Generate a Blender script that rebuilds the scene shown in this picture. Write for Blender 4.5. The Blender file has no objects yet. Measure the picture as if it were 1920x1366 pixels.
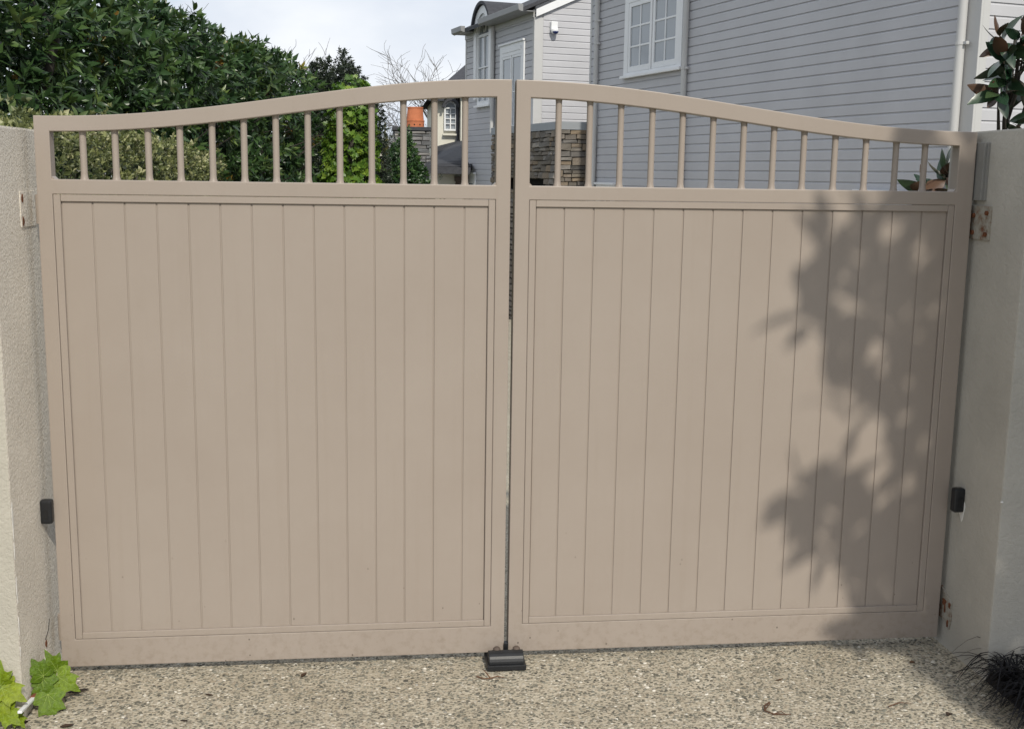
import bpy, bmesh, math, random
import numpy as np
from mathutils import Vector, Matrix, noise

random.seed(7)
RNG = np.random.default_rng(11)
PI = math.pi
scene = bpy.context.scene
COL = scene.collection
def rad(a): return math.radians(a)

# ------------------------------------------------------------------ camera
cam_data = bpy.data.cameras.new('camera')
cam = bpy.data.objects.new('camera', cam_data)
COL.objects.link(cam)
pit, rol, yaw = rad(9.5278), rad(0.8627), rad(6.8555)
c_up = Vector((math.sin(rol) * math.cos(pit), -math.cos(rol) * math.cos(pit), -math.sin(pit)))
c_fw = (Vector((0, 0, 1)) - c_up * c_up.z).normalized()
c_rt = c_fw.cross(c_up)
def cam_axis(e):
    a, b, c = e.dot(c_rt), e.dot(c_fw), e.dot(c_up)
    return Vector((a * math.cos(yaw) + b * math.sin(yaw), -a * math.sin(yaw) + b * math.cos(yaw), c))
ax, ay, az = cam_axis(Vector((1, 0, 0))), cam_axis(Vector((0, -1, 0))), cam_axis(Vector((0, 0, -1)))
M = Matrix((ax, ay, az)).transposed().to_4x4()
M.translation = Vector((-0.433, -3.66, 1.65))
cam.matrix_world = M
cam_data.sensor_width = 36.0
cam_data.lens = 2126.8 / 1920 * 36.0
cam_data.clip_start = 0.05
cam_data.clip_end = 2000
scene.camera = cam

# ------------------------------------------------------------------ light
SUN_AZ, SUN_EL = 13.4, 40.0          # degrees to the right of straight behind the viewer, and up
to_sun = Vector((math.sin(rad(SUN_AZ)) * math.cos(rad(SUN_EL)), -math.cos(rad(SUN_AZ)) * math.cos(rad(SUN_EL)), math.sin(rad(SUN_EL))))
sl = bpy.data.lights.new('sun', 'SUN')
sl.energy = 3.0
sl.angle = rad(1.1)
sl.color = (1.0, 0.94, 0.83)
sun = bpy.data.objects.new('sun', sl)
sun.rotation_euler = to_sun.to_track_quat('Z', 'Y').to_euler()
sun.location = (3, -6, 8)
COL.objects.link(sun)

world = bpy.data.worlds.new('World')
scene.world = world
world.use_nodes = True
nt = world.node_tree
nt.nodes.clear()
w_out = nt.nodes.new('ShaderNodeOutputWorld')
w_bg = nt.nodes.new('ShaderNodeBackground')
w_bg.inputs['Strength'].default_value = 0.1
sky = nt.nodes.new('ShaderNodeTexSky')
sky.sky_type = 'NISHITA'
sky.sun_disc = False
sky.sun_elevation = rad(SUN_EL)
sky.sun_rotation = rad(180 - SUN_AZ)
sky.dust_density = 1.5
tc = nt.nodes.new('ShaderNodeTexCoord')
mp = nt.nodes.new('ShaderNodeMapping')
mp.inputs['Scale'].default_value = (1.0, 1.0, 2.2)
mp.inputs['Location'].default_value = (3.1, 0.4, 1.7)
n1 = nt.nodes.new('ShaderNodeTexNoise')
n1.inputs['Scale'].default_value = 2.3
n1.inputs['Detail'].default_value = 7
n1.inputs['Roughness'].default_value = 0.55
r1 = nt.nodes.new('ShaderNodeValToRGB')
r1.color_ramp.elements[0].position = 0.36
r1.color_ramp.elements[0].color = (0, 0, 0, 1)
r1.color_ramp.elements[1].position = 0.50
r1.color_ramp.elements[1].color = (1, 1, 1, 1)
n2 = nt.nodes.new('ShaderNodeTexNoise')
n2.inputs['Scale'].default_value = 5.0
n2.inputs['Detail'].default_value = 6
r2 = nt.nodes.new('ShaderNodeValToRGB')
r2.color_ramp.elements[0].position = 0.3
r2.color_ramp.elements[0].color = (6.4, 7.1, 8.2, 1)
r2.color_ramp.elements[1].position = 0.68
r2.color_ramp.elements[1].color = (9.2, 9.5, 9.9, 1)
mx = nt.nodes.new('ShaderNodeMix')
mx.data_type = 'RGBA'
nt.links.new(tc.outputs['Generated'], mp.inputs['Vector'])
nt.links.new(mp.outputs['Vector'], n1.inputs['Vector'])
nt.links.new(mp.outputs['Vector'], n2.inputs['Vector'])
nt.links.new(n1.outputs['Fac'], r1.inputs['Fac'])
nt.links.new(n2.outputs['Fac'], r2.inputs['Fac'])
nt.links.new(r1.outputs['Color'], mx.inputs[0])
nt.links.new(sky.outputs['Color'], mx.inputs[6])
nt.links.new(r2.outputs['Color'], mx.inputs[7])
nt.links.new(mx.outputs[2], w_bg.inputs['Color'])
nt.links.new(w_bg.outputs['Background'], w_out.inputs['Surface'])

vs = scene.view_settings
vs.view_transform = 'Standard'
vs.look = 'None'
vs.gamma = 1
vs.use_curve_mapping = False
vs.exposure = 0.08

# ------------------------------------------------------------------ materials
def new_mat(name):
    m = bpy.data.materials.new(name)
    m.use_nodes = True
    t = m.node_tree
    return m, t, t.nodes['Principled BSDF'], t.nodes['Material Output']
def nd(t, kind, **kw):
    n = t.nodes.new(kind)
    for k, v in kw.items():
        if k in n.inputs: n.inputs[k].default_value = v
        else: setattr(n, k, v)
    return n
def ramp(t, stops):
    r = t.nodes.new('ShaderNodeValToRGB')
    els = r.color_ramp.elements
    while len(els) < len(stops): els.new(0.5)
    for e, (p, c) in zip(els, stops):
        e.position = p
        e.color = (*c, 1)
    return r
def coords(t, scale=(1, 1, 1)):
    c = nd(t, 'ShaderNodeTexCoord')
    m = nd(t, 'ShaderNodeMapping')
    m.inputs['Scale'].default_value = scale
    t.links.new(c.outputs['Object'], m.inputs['Vector'])
    return m.outputs['Vector']
def noise_tex(t, vec, scale, detail=4, rough=0.5, dist=0.0):
    n = nd(t, 'ShaderNodeTexNoise', Scale=scale, Detail=detail, Roughness=rough, Distortion=dist)
    t.links.new(vec, n.inputs['Vector'])
    return n.outputs['Fac']
def bump(t, b, height, strength, dist=0.01):
    bn = nd(t, 'ShaderNodeBump', Strength=strength, Distance=dist)
    t.links.new(height, bn.inputs['Height'])
    t.links.new(bn.outputs['Normal'], b.inputs['Normal'])
def mixc(t, fac, a, b):
    m = t.nodes.new('ShaderNodeMix')
    m.data_type = 'RGBA'
    for s, v in ((0, fac), (6, a), (7, b)):
        if isinstance(v, (tuple, list)): m.inputs[s].default_value = (*v, 1)
        elif isinstance(v, (int, float)): m.inputs[s].default_value = v
        else: t.links.new(v, m.inputs[s])
    return m.outputs[2]

def paint(name, c, var=0.06, rough=0.5, scale=1.5, bstr=0.0, bscale=120, spec=0.4):
    m, t, b, o = new_mat(name)
    v = coords(t)
    lo = tuple(x * (1 - var) for x in c); hi = tuple(min(1, x * (1 + var)) for x in c)
    r = ramp(t, [(0.3, lo), (0.7, hi)])
    t.links.new(noise_tex(t, v, scale, 6, 0.6), r.inputs['Fac'])
    t.links.new(r.outputs['Color'], b.inputs['Base Color'])
    b.inputs['Roughness'].default_value = rough
    b.inputs['Specular IOR Level'].default_value = spec
    if bstr: bump(t, b, noise_tex(t, v, bscale, 3), bstr, 0.002)
    return m

def gate_paint():
    m, t, b, o = new_mat('gate_paint')
    v = coords(t)
    base = ramp(t, [(0.3, (0.312, 0.263, 0.223)), (0.72, (0.336, 0.287, 0.246))])
    t.links.new(noise_tex(t, v, 2.2, 6, 0.62), base.inputs['Fac'])
    # thin vertical rain streaks and a few specks of mud
    vs_ = coords(t, (30, 30, 1.2))
    st = ramp(t, [(0.56, (0, 0, 0)), (0.8, (1, 1, 1))])
    t.links.new(noise_tex(t, vs_, 1.0, 4, 0.6), st.inputs['Fac'])
    k = nd(t, 'ShaderNodeMath', operation='MULTIPLY'); k.inputs[1].default_value = 0.16
    t.links.new(st.outputs['Color'], k.inputs[0])
    c1 = mixc(t, k.outputs[0], base.outputs['Color'], (0.26, 0.21, 0.165))
    vo = nd(t, 'ShaderNodeTexVoronoi', Scale=24.0)
    t.links.new(coords(t, (1, 1, 0.75)), vo.inputs['Vector'])
    sp = ramp(t, [(0.05, (1, 1, 1)), (0.075, (0, 0, 0))])
    t.links.new(vo.outputs['Distance'], sp.inputs['Fac'])
    gz_ = nd(t, 'ShaderNodeSeparateXYZ')
    tcn = nd(t, 'ShaderNodeTexCoord')
    t.links.new(tcn.outputs['Object'], gz_.inputs['Vector'])
    lowr = nd(t, 'ShaderNodeMapRange'); lowr.inputs[1].default_value = 0.0; lowr.inputs[2].default_value = 0.55
    lowr.inputs[3].default_value = 0.85; lowr.inputs[4].default_value = 0.0
    t.links.new(gz_.outputs['Z'], lowr.inputs[0])
    gate_n = nd(t, 'ShaderNodeMath', operation='MULTIPLY')
    t.links.new(sp.outputs['Color'], gate_n.inputs[0]); t.links.new(lowr.outputs[0], gate_n.inputs[1])
    pick = nd(t, 'ShaderNodeMath', operation='MULTIPLY')
    sel = nd(t, 'ShaderNodeMath', operation='GREATER_THAN'); sel.inputs[1].default_value = 0.45
    sx = nd(t, 'ShaderNodeSeparateColor')
    t.links.new(vo.outputs['Color'], sx.inputs['Color']); t.links.new(sx.outputs[0], sel.inputs[0])
    t.links.new(gate_n.outputs[0], pick.inputs[0]); t.links.new(sel.outputs[0], pick.inputs[1])
    c2 = mixc(t, pick.outputs[0], c1, (0.06, 0.045, 0.035))
    # splashed mud that fades out above the bottom rail
    low2 = nd(t, 'ShaderNodeMapRange'); low2.inputs[1].default_value = 0.02; low2.inputs[2].default_value = 0.20
    low2.inputs[3].default_value = 0.55; low2.inputs[4].default_value = 0.0
    t.links.new(gz_.outputs['Z'], low2.inputs[0])
    spl = ramp(t, [(0.48, (0, 0, 0)), (0.72, (1, 1, 1))])
    t.links.new(noise_tex(t, v, 34, 6, 0.72), spl.inputs['Fac'])
    m2 = nd(t, 'ShaderNodeMath', operation='MULTIPLY')
    t.links.new(spl.outputs['Color'], m2.inputs[0]); t.links.new(low2.outputs[0], m2.inputs[1])
    c2 = mixc(t, m2.outputs[0], c2, (0.20, 0.16, 0.12))
    t.links.new(c2, b.inputs['Base Color'])
    b.inputs['Roughness'].default_value = 0.42
    b.inputs['Specular IOR Level'].default_value = 0.35
    bump(t, b, noise_tex(t, v, 260, 3), 0.10, 0.0012)
    return m

def render_wall(name, c, bstr, bscale, streak=0.25):
    m, t, b, o = new_mat(name)
    v = coords(t)
    lo = tuple(x * 0.86 for x in c); hi = tuple(x * 1.06 for x in c)
    r = ramp(t, [(0.3, lo), (0.7, hi)])
    t.links.new(noise_tex(t, v, 3.0, 8, 0.65), r.inputs['Fac'])
    vs_ = coords(t, (8, 8, 0.8))
    st = ramp(t, [(0.52, (0, 0, 0)), (0.8, (1, 1, 1))])
    t.links.new(noise_tex(t, vs_, 1.3, 5, 0.65), st.inputs['Fac'])
    k = nd(t, 'ShaderNodeMath', operation='MULTIPLY'); k.inputs[1].default_value = streak
    t.links.new(st.outputs['Color'], k.inputs[0])
    c1 = mixc(t, k.outputs[0], r.outputs['Color'], tuple(x * 0.6 for x in c))
    t.links.new(c1, b.inputs['Base Color'])
    b.inputs['Roughness'].default_value = 0.85
    b.inputs['Specular IOR Level'].default_value = 0.2
    n = noise_tex(t, v, bscale, 4, 0.55, 0.9)
    r3 = ramp(t, [(0.36, (0, 0, 0)), (0.60, (1, 1, 1))])
    t.links.new(n, r3.inputs['Fac'])
    bump(t, b, r3.outputs['Color'], bstr, 0.006)
    return m

def aggregate(name):
    m, t, b, o = new_mat(name)
    v = coords(t)
    warp = nd(t, 'ShaderNodeTexNoise', Scale=60.0, Detail=2.0)
    t.links.new(v, warp.inputs['Vector'])
    vadd = nd(t, 'ShaderNodeVectorMath', operation='MULTIPLY_ADD')
    vadd.inputs[1].default_value = (0.006, 0.006, 0.006)
    t.links.new(warp.outputs['Color'], vadd.inputs[0]); t.links.new(v, vadd.inputs[2])
    vo = nd(t, 'ShaderNodeTexVoronoi', Scale=95.0)
    t.links.new(vadd.outputs[0], vo.inputs['Vector'])
    sx = nd(t, 'ShaderNodeSeparateColor'); t.links.new(vo.outputs['Color'], sx.inputs['Color'])
    stones = ramp(t, [(0.0, (0.12, 0.115, 0.09)), (0.3, (0.21, 0.2, 0.155)), (0.55, (0.33, 0.28, 0.2)), (0.8, (0.25, 0.25, 0.2)), (0.93, (0.58, 0.54, 0.46))])
    t.links.new(sx.outputs[0], stones.inputs['Fac'])
    edge = ramp(t, [(0.36, (0, 0, 0)), (0.5, (1, 1, 1))])
    t.links.new(vo.outputs['Distance'], edge.inputs['Fac'])
    cement = ramp(t, [(0.3, (0.40, 0.355, 0.27)), (0.7, (0.52, 0.465, 0.365))])
    t.links.new(noise_tex(t, v, 9, 6, 0.7), cement.inputs['Fac'])
    c = mixc(t, edge.outputs['Color'], stones.outputs['Color'], cement.outputs['Color'])
    dirt = ramp(t, [(0.36, (0.82, 0.80, 0.77)), (0.62, (1, 1, 1))])
    t.links.new(noise_tex(t, v, 2.1, 6, 0.65), dirt.inputs['Fac'])
    mul = t.nodes.new('ShaderNodeMix'); mul.data_type = 'RGBA'; mul.blend_type = 'MULTIPLY'; mul.inputs[0].default_value = 1
    t.links.new(c, mul.inputs[6]); t.links.new(dirt.outputs['Color'], mul.inputs[7])
    t.links.new(mul.outputs[2], b.inputs['Base Color'])
    b.inputs['Roughness'].default_value = 0.8
    inv = nd(t, 'ShaderNodeMath', operation='SUBTRACT'); inv.inputs[0].default_value = 1
    t.links.new(vo.outputs['Distance'], inv.inputs[1])
    bump(t, b, inv.outputs[0], 0.7, 0.006)
    return m

def tinted(name, stops, rough=0.5, attr='tint', spec=0.5, transl=0.0, back=None, bstr=0.0):
    """colour picked by a per-face number stored on the mesh (each leaf or pebble its own)"""
    m, t, b, o = new_mat(name)
    a = nd(t, 'ShaderNodeAttribute', attribute_name=attr)
    r = ramp(t, stops)
    t.links.new(a.outputs['Fac'], r.inputs['Fac'])
    col = r.outputs['Color']
    if back:
        g = nd(t, 'ShaderNodeNewGeometry')
        col = mixc(t, g.outputs['Backfacing'], col, back)
    t.links.new(col, b.inputs['Base Color'])
    b.inputs['Roughness'].default_value = rough
    b.inputs['Specular IOR Level'].default_value = spec
    if transl:
        tr = nd(t, 'ShaderNodeBsdfTranslucent')
        t.links.new(col, tr.inputs['Color'])
        ms = nd(t, 'ShaderNodeMixShader'); ms.inputs[0].default_value = transl
        t.links.new(b.outputs[0], ms.inputs[1]); t.links.new(tr.outputs[0], ms.inputs[2])
        t.links.new(ms.outputs[0], o.inputs['Surface'])
    return m

def per_object(name, stops, rough=0.6, spec=0.4, back=None, transl=0.0, bscale=0, bstr=0.3, vein=False, mottle=0.25, mscale=9):
    """colour picked per object, with mottling inside it"""
    m, t, b, o = new_mat(name)
    a = nd(t, 'ShaderNodeObjectInfo')
    r = ramp(t, stops)
    t.links.new(a.outputs['Random'], r.inputs['Fac'])
    v = coords(t)
    d = ramp(t, [(0.3, (1 - mottle,) * 3), (0.7, (1, 1, 1))])
    t.links.new(noise_tex(t, v, mscale, 6, 0.65), d.inputs['Fac'])
    mul = t.nodes.new('ShaderNodeMix'); mul.data_type = 'RGBA'; mul.blend_type = 'MULTIPLY'; mul.inputs[0].default_value = 1
    t.links.new(r.outputs['Color'], mul.inputs[6]); t.links.new(d.outputs['Color'], mul.inputs[7])
    col = mul.outputs[2]
    if back:
        g = nd(t, 'ShaderNodeNewGeometry')
        col = mixc(t, g.outputs['Backfacing'], col, back)
    t.links.new(col, b.inputs['Base Color'])
    b.inputs['Roughness'].default_value = rough
    b.inputs['Specular IOR Level'].default_value = spec
    if bscale: bump(t, b, noise_tex(t, v, bscale, 6, 0.65), bstr, 0.01)
    if transl:
        tr = nd(t, 'ShaderNodeBsdfTranslucent')
        t.links.new(col, tr.inputs['Color'])
        ms = nd(t, 'ShaderNodeMixShader'); ms.inputs[0].default_value = transl
        t.links.new(b.outputs[0], ms.inputs[1]); t.links.new(tr.outputs[0], ms.inputs[2])
        t.links.new(ms.outputs[0], o.inputs['Surface'])
    return m

def rusty(name):
    m, t, b, o = new_mat(name)
    v = coords(t)
    r = ramp(t, [(0.42, (0.33, 0.31, 0.265)), (0.55, (0.25, 0.215, 0.17)), (0.62, (0.16, 0.06, 0.025)), (0.75, (0.05, 0.022, 0.012))])
    t.links.new(noise_tex(t, v, 26, 6, 0.7), r.inputs['Fac'])
    t.links.new(r.outputs['Color'], b.inputs['Base Color'])
    b.inputs['Roughness'].default_value = 0.85
    bump(t, b, noise_tex(t, v, 150, 4), 0.5, 0.002)
    return m

MAT = {}
MAT['gate'] = gate_paint()
MAT['wall_left'] = render_wall('lightened_stippled_render', (0.69, 0.64, 0.56), 0.55, 88, 0.10)  # stippled coat, coloured paler than the front to make up for weak sun
MAT['wall_front'] = render_wall('smooth_cream_render', (0.46, 0.43, 0.365), 0.3, 70, 0.10)
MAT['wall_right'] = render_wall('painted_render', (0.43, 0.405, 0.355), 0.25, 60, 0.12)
MAT['drive'] = aggregate('exposed_aggregate')
MAT['soil'] = paint('soil', (0.022, 0.018, 0.014), 0.4, 0.95, 20, 0.6, 60)
MAT['ground'] = paint('turf_and_soil', (0.075, 0.085, 0.045), 0.4, 0.95, 3, 0.5, 40)
MAT['board'] = paint('weatherboard_paint', (0.48, 0.481, 0.503), 0.05, 0.55, 1.2)
MAT['trim'] = paint('trim_paint', (0.495, 0.495, 0.49), 0.04, 0.5, 1.2)
MAT['white'] = paint('white_joinery', (0.76, 0.77, 0.78), 0.03, 0.4, 2)
MAT['gutter'] = paint('gutter_metal', (0.26, 0.265, 0.27), 0.05, 0.4, 2)
MAT['slate'] = paint('dark_roofing', (0.045, 0.047, 0.055), 0.3, 0.7, 14, 0.4, 60)
MAT['black'] = paint('black_plastic', (0.013, 0.014, 0.016), 0.2, 0.42, 30, 0.15, 300)
MAT['cap'] = paint('grey_capping', (0.27, 0.29, 0.31), 0.06, 0.5, 2)
MAT['strip'] = paint('grey_strip', (0.22, 0.215, 0.2), 0.08, 0.6, 6)
MAT['cream'] = paint('cream_plaster', (0.62, 0.60, 0.52), 0.05, 0.8, 2, 0.2, 60)
MAT['terracotta'] = paint('terracotta', (0.50, 0.165, 0.075), 0.15, 0.75, 6, 0.2, 60)
MAT['bark'] = paint('dark_bark', (0.045, 0.04, 0.034), 0.35, 0.9, 12, 0.6, 50)
MAT['twig'] = paint('bare_twig', (0.085, 0.075, 0.065), 0.3, 0.9, 8)
MAT['rust'] = rusty('rusted_steel')
MAT['rustspot'] = paint('rust_stain', (0.13, 0.045, 0.018), 0.5, 0.9, 60)
MAT['plaster'] = paint('bare_plaster', (0.66, 0.64, 0.60), 0.12, 0.9, 30, 0.4, 90)
MAT['deadleaf'] = per_object('dead_leaf', [(0, (0.035, 0.022, 0.014)), (0.5, (0.11, 0.055, 0.026)), (1, (0.022, 0.017, 0.014))], 0.7)
MAT['deadtwig'] = per_object('dead_twig', [(0, (0.15, 0.07, 0.035)), (1, (0.10, 0.05, 0.028))], 0.8)
MAT['stone'] = per_object('field_stone', [(0, (0.13, 0.125, 0.12)), (0.25, (0.22, 0.19, 0.15)), (0.45, (0.17, 0.16, 0.15)), (0.6, (0.30, 0.235, 0.165)), (0.8, (0.20, 0.19, 0.18)), (1, (0.34, 0.31, 0.27))], 0.85, 0.25, bscale=30, bstr=0.6, mottle=0.4)
MAT['slatestone'] = per_object('slate_stone', [(0, (0.16, 0.165, 0.17)), (0.4, (0.28, 0.27, 0.26)), (0.7, (0.2, 0.2, 0.21)), (1, (0.38, 0.36, 0.33))], 0.8, 0.3, bscale=30, bstr=0.5, mottle=0.35)
MAT['mortar'] = paint('dark_mortar', (0.04, 0.038, 0.034), 0.2, 0.95, 10)  # near-black mortar colour for stone cores and the wall crack
MAT['hollow'] = paint('dark_hollow', (0.012, 0.012, 0.012), 0.1, 0.9)
MAT['brownbox'] = paint('brown_timber', (0.10, 0.075, 0.06), 0.2, 0.7, 8)
MAT['lens'] = paint('sensor_lens', (0.012, 0.025, 0.11), 0.1, 0.12, 3)
MAT['band'] = paint('brown_tape', (0.22, 0.075, 0.045), 0.3, 0.6, 20)
m_, t_, b_, o_ = new_mat('window_glass')
b_.inputs['Base Color'].default_value = (0.27, 0.30, 0.33, 1)
b_.inputs['Roughness'].default_value = 0.06
b_.inputs['Specular IOR Level'].default_value = 0.9
MAT['glass'] = m_
MAT['laurel'] = tinted('laurel_leaves', [(0, (0.016, 0.04, 0.016)), (0.4, (0.04, 0.085, 0.028)), (0.75, (0.08, 0.14, 0.04)), (0.955, (0.14, 0.195, 0.05)), (0.975, (0.23, 0.13, 0.03)), (1, (0.22, 0.20, 0.03))], 0.36, transl=0.16)
MAT['laurel_leaf'] = per_object('laurel_leaf', [(0, (0.018, 0.045, 0.016)), (0.5, (0.045, 0.09, 0.028)), (0.96, (0.10, 0.15, 0.04)), (1, (0.16, 0.17, 0.04))], 0.34, transl=0.16)
MAT['box'] = tinted('clipped_leaves', [(0, (0.035, 0.05, 0.018)), (0.5, (0.15, 0.175, 0.06)), (0.8, (0.30, 0.32, 0.13)), (1, (0.48, 0.47, 0.27))], 0.45, transl=0.22)
MAT['round'] = tinted('dark_small_leaves', [(0, (0.012, 0.02, 0.013)), (0.7, (0.03, 0.045, 0.024)), (1, (0.06, 0.075, 0.035))], 0.45, transl=0.1)
MAT['ivy'] = tinted('ivy_leaves', [(0, (0.035, 0.085, 0.012)), (0.5, (0.095, 0.19, 0.022)), (1, (0.26, 0.36, 0.05))], 0.42, transl=0.25)
MAT['ivy_leaf'] = per_object('ivy_leaf', [(0, (0.12, 0.22, 0.008)), (0.6, (0.22, 0.33, 0.012)), (1, (0.32, 0.40, 0.02))], 0.34, 0.4, transl=0.25, bscale=5, bstr=0.6, mottle=0.5, mscale=6)
MAT['ivy_vein'] = paint('ivy_vein', (0.32, 0.42, 0.10), 0.1, 0.5)
MAT['camellia'] = tinted('camellia_leaves', [(0, (0.012, 0.035, 0.012)), (0.6, (0.035, 0.085, 0.02)), (1, (0.10, 0.17, 0.04))], 0.35, transl=0.15)
MAT['conifer'] = tinted('conifer_sprays', [(0, (0.09, 0.10, 0.03)), (1, (0.24, 0.22, 0.07))], 0.7, transl=0.15)
MAT['magnolia'] = per_object('magnolia_leaf', [(0, (0.012, 0.035, 0.018)), (0.6, (0.022, 0.055, 0.026)), (1, (0.045, 0.075, 0.03))], 0.26, 0.6, back=(0.085, 0.048, 0.03), bscale=0, mottle=0.25, mscale=20)
MAT['mondo'] = tinted('black_blades', [(0, (0.005, 0.005, 0.006)), (0.9, (0.011, 0.010, 0.012)), (1, (0.03, 0.03, 0.034))], 0.55, spec=0.25)
MAT['pebble'] = tinted('pebbles', [(0, (0.075, 0.07, 0.056)), (0.2, (0.135, 0.128, 0.10)), (0.40, (0.22, 0.19, 0.145)), (0.57, (0.18, 0.177, 0.145)), (0.72, (0.30, 0.25, 0.185)), (0.86, (0.36, 0.32, 0.25)), (0.94, (0.50, 0.46, 0.38)), (0.985, (0.66, 0.62, 0.54)), (1.0, (0.05, 0.046, 0.04))], 0.6, spec=0.4)

# ------------------------------------------------------------------ mesh helpers
class MB:
    def __init__(s): s.v = []; s.f = []
    def add(s, vs_, fs):
        k = len(s.v)
        s.v.extend([tuple(p) for p in vs_]); s.f.extend([tuple(i + k for i in f) for f in fs])
        return s
    def box(s, x0, x1, y0, y1, z0, z1):
        return s.add([(x0, y0, z0), (x1, y0, z0), (x1, y1, z0), (x0, y1, z0), (x0, y0, z1), (x1, y0, z1), (x1, y1, z1), (x0, y1, z1)],
                     [(0, 3, 2, 1), (4, 5, 6, 7), (0, 1, 5, 4), (1, 2, 6, 5), (2, 3, 7, 6), (3, 0, 4, 7)])
    def prism(s, poly, d, axis='y', at=0.0):
        """polygon (a, b) extruded by d along axis from at; y: a=x b=z; x: a=y b=z; z: a=x b=y"""
        def P(a, b, c): return {'y': (a, c, b), 'x': (c, a, b), 'z': (a, b, c)}[axis]
        n = len(poly)
        return s.add([P(a, b, at) for a, b in poly] + [P(a, b, at + d) for a, b in poly],
                     [tuple(range(n)), tuple(range(2 * n - 1, n - 1, -1))] + [(i, i + n, (i + 1) % n + n, (i + 1) % n) for i in range(n)])
    def tube(s, pts, radii, n=8, caps=True):
        pts = [Vector(p) for p in pts]
        if not hasattr(radii, '__len__'): radii = [radii] * len(pts)
        k = len(s.v)
        ref = None
        for i, p in enumerate(pts):
            d = (pts[min(i + 1, len(pts) - 1)] - pts[max(i - 1, 0)]).normalized()
            if ref is None: ref = Vector((1, 0, 0)) if abs(d.x) < 0.9 else Vector((0, 1, 0))
            u = (ref - d * ref.dot(d)).normalized(); w = d.cross(u); ref = u
            for j in range(n):
                a = 2 * PI * j / n
                s.v.append(tuple(p + (u * math.cos(a) + w * math.sin(a)) * radii[i]))
        for i in range(len(pts) - 1):
            for j in range(n):
                a, b = k + i * n + j, k + i * n + (j + 1) % n
                s.f.append((a, b, b + n, a + n))
        if caps:
            s.f.append(tuple(k + j for j in range(n - 1, -1, -1)))
            s.f.append(tuple(k + (len(pts) - 1) * n + j for j in range(n)))
        return s
    def lathe(s, prof, c, n=24):
        """profile of (radius, z) turned round a vertical axis through c=(x, y)"""
        k = len(s.v)
        for r, z in prof:
            for j in range(n): s.v.append((c[0] + r * math.cos(2 * PI * j / n), c[1] + r * math.sin(2 * PI * j / n), z))
        for i in range(len(prof) - 1):
            for j in range(n):
                a, b = k + i * n + j, k + i * n + (j + 1) % n
                s.f.append((a, b, b + n, a + n))
        return s
    def mesh(s, name, m, bev=0.0, seg=2, smooth=False, angle=40):
        me = bpy.data.meshes.new(name)
        me.from_pydata(s.v, [], s.f)
        if bev or True:
            bm = bmesh.new(); bm.from_mesh(me)
            bmesh.ops.recalc_face_normals(bm, faces=bm.faces)
            if bev:
                ed = [e for e in bm.edges if len(e.link_faces) == 2 and e.calc_face_angle(0) > rad(angle)]
                bmesh.ops.bevel(bm, geom=ed, offset=bev, segments=seg, affect='EDGES', profile=0.6)
            bm.to_mesh(me); bm.free()
        if smooth: me.polygons.foreach_set('use_smooth', [True] * len(me.polygons))
        me.materials.append(m)
        return me

OFF = {}
def link(name, me, parent=None, loc=None):
    o = bpy.data.objects.new(name, me)
    COL.objects.link(o)
    if parent is not None:
        o.parent = parent
        off = OFF.get(parent.name, Vector((0, 0, 0)))
        o.location = off + Vector(loc if loc is not None else (0, 0, 0))
        OFF[o.name] = -Vector(loc if loc is not None else (0, 0, 0))
    elif loc is not None: o.location = loc
    return o
def part(name, mb, m, parent, bev=0.0, seg=2, smooth=False, loc=None, label=None, stuff=False):
    o = link(name, mb.mesh(name, m, bev, seg, smooth), parent, loc)
    if label: o['label'] = label
    if stuff: o['kind'] = 'stuff'
    return o
def thing(name, label, cat, loc=(0, 0, 0), rz=0.0, group=None, frame=False):
    """an Empty at the thing's base; parts are given in world coordinates (or, with frame, in the thing's own turned frame with true heights)"""
    o = bpy.data.objects.new(name, None)
    COL.objects.link(o)
    o.location = loc; o.rotation_euler = (0, 0, rz); o.empty_display_size = 0.1
    o['label'] = label; o['category'] = cat
    if group: o['group'] = group
    OFF[o.name] = Vector((0, 0, -loc[2])) if frame else -Vector(loc)
    return o
def solo(name, mb, m, label, cat, group=None, **kw):
    """a thing that is one mesh: its origin at the middle of its foot"""
    a = np.array(mb.v); c = Vector(((a[:, 0].min() + a[:, 0].max()) / 2, (a[:, 1].min() + a[:, 1].max()) / 2, a[:, 2].min()))
    mb.v = [(x - c.x, y - c.y, z - c.z) for x, y, z in mb.v]
    o = link(name, mb.mesh(name, m, **kw), None, c)
    o['label'] = label; o['category'] = cat
    if group: o['group'] = group
    return o
def struct(name, mb, m, **kw):
    o = link(name, mb.mesh(name, m, **kw))
    o['kind'] = 'structure'
    return o

def fast_mesh(name, V, Ftri, tint, m, smooth=False):
    """big triangle mesh from arrays, with one number per triangle"""
    me = bpy.data.meshes.new(name)
    V = np.asarray(V, dtype=np.float32); Ftri = np.asarray(Ftri, dtype=np.int32)
    me.vertices.add(len(V)); me.vertices.foreach_set('co', V.ravel())
    me.loops.add(Ftri.size); me.loops.foreach_set('vertex_index', Ftri.ravel())
    me.polygons.add(len(Ftri))
    me.polygons.foreach_set('loop_start', np.arange(0, Ftri.size, 3, dtype=np.int32))
    me.polygons.foreach_set('loop_total', np.full(len(Ftri), 3, dtype=np.int32))
    if smooth: me.polygons.foreach_set('use_smooth', np.ones(len(Ftri), dtype=bool))
    me.update(calc_edges=True)
    at = me.attributes.new('tint', 'FLOAT', 'FACE')
    at.data.foreach_set('value', np.asarray(tint, dtype=np.float32))
    me.materials.append(m)
    me.validate()
    return me

def unit(a): return a / np.maximum(np.linalg.norm(a, axis=-1, keepdims=True), 1e-9)

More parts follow.
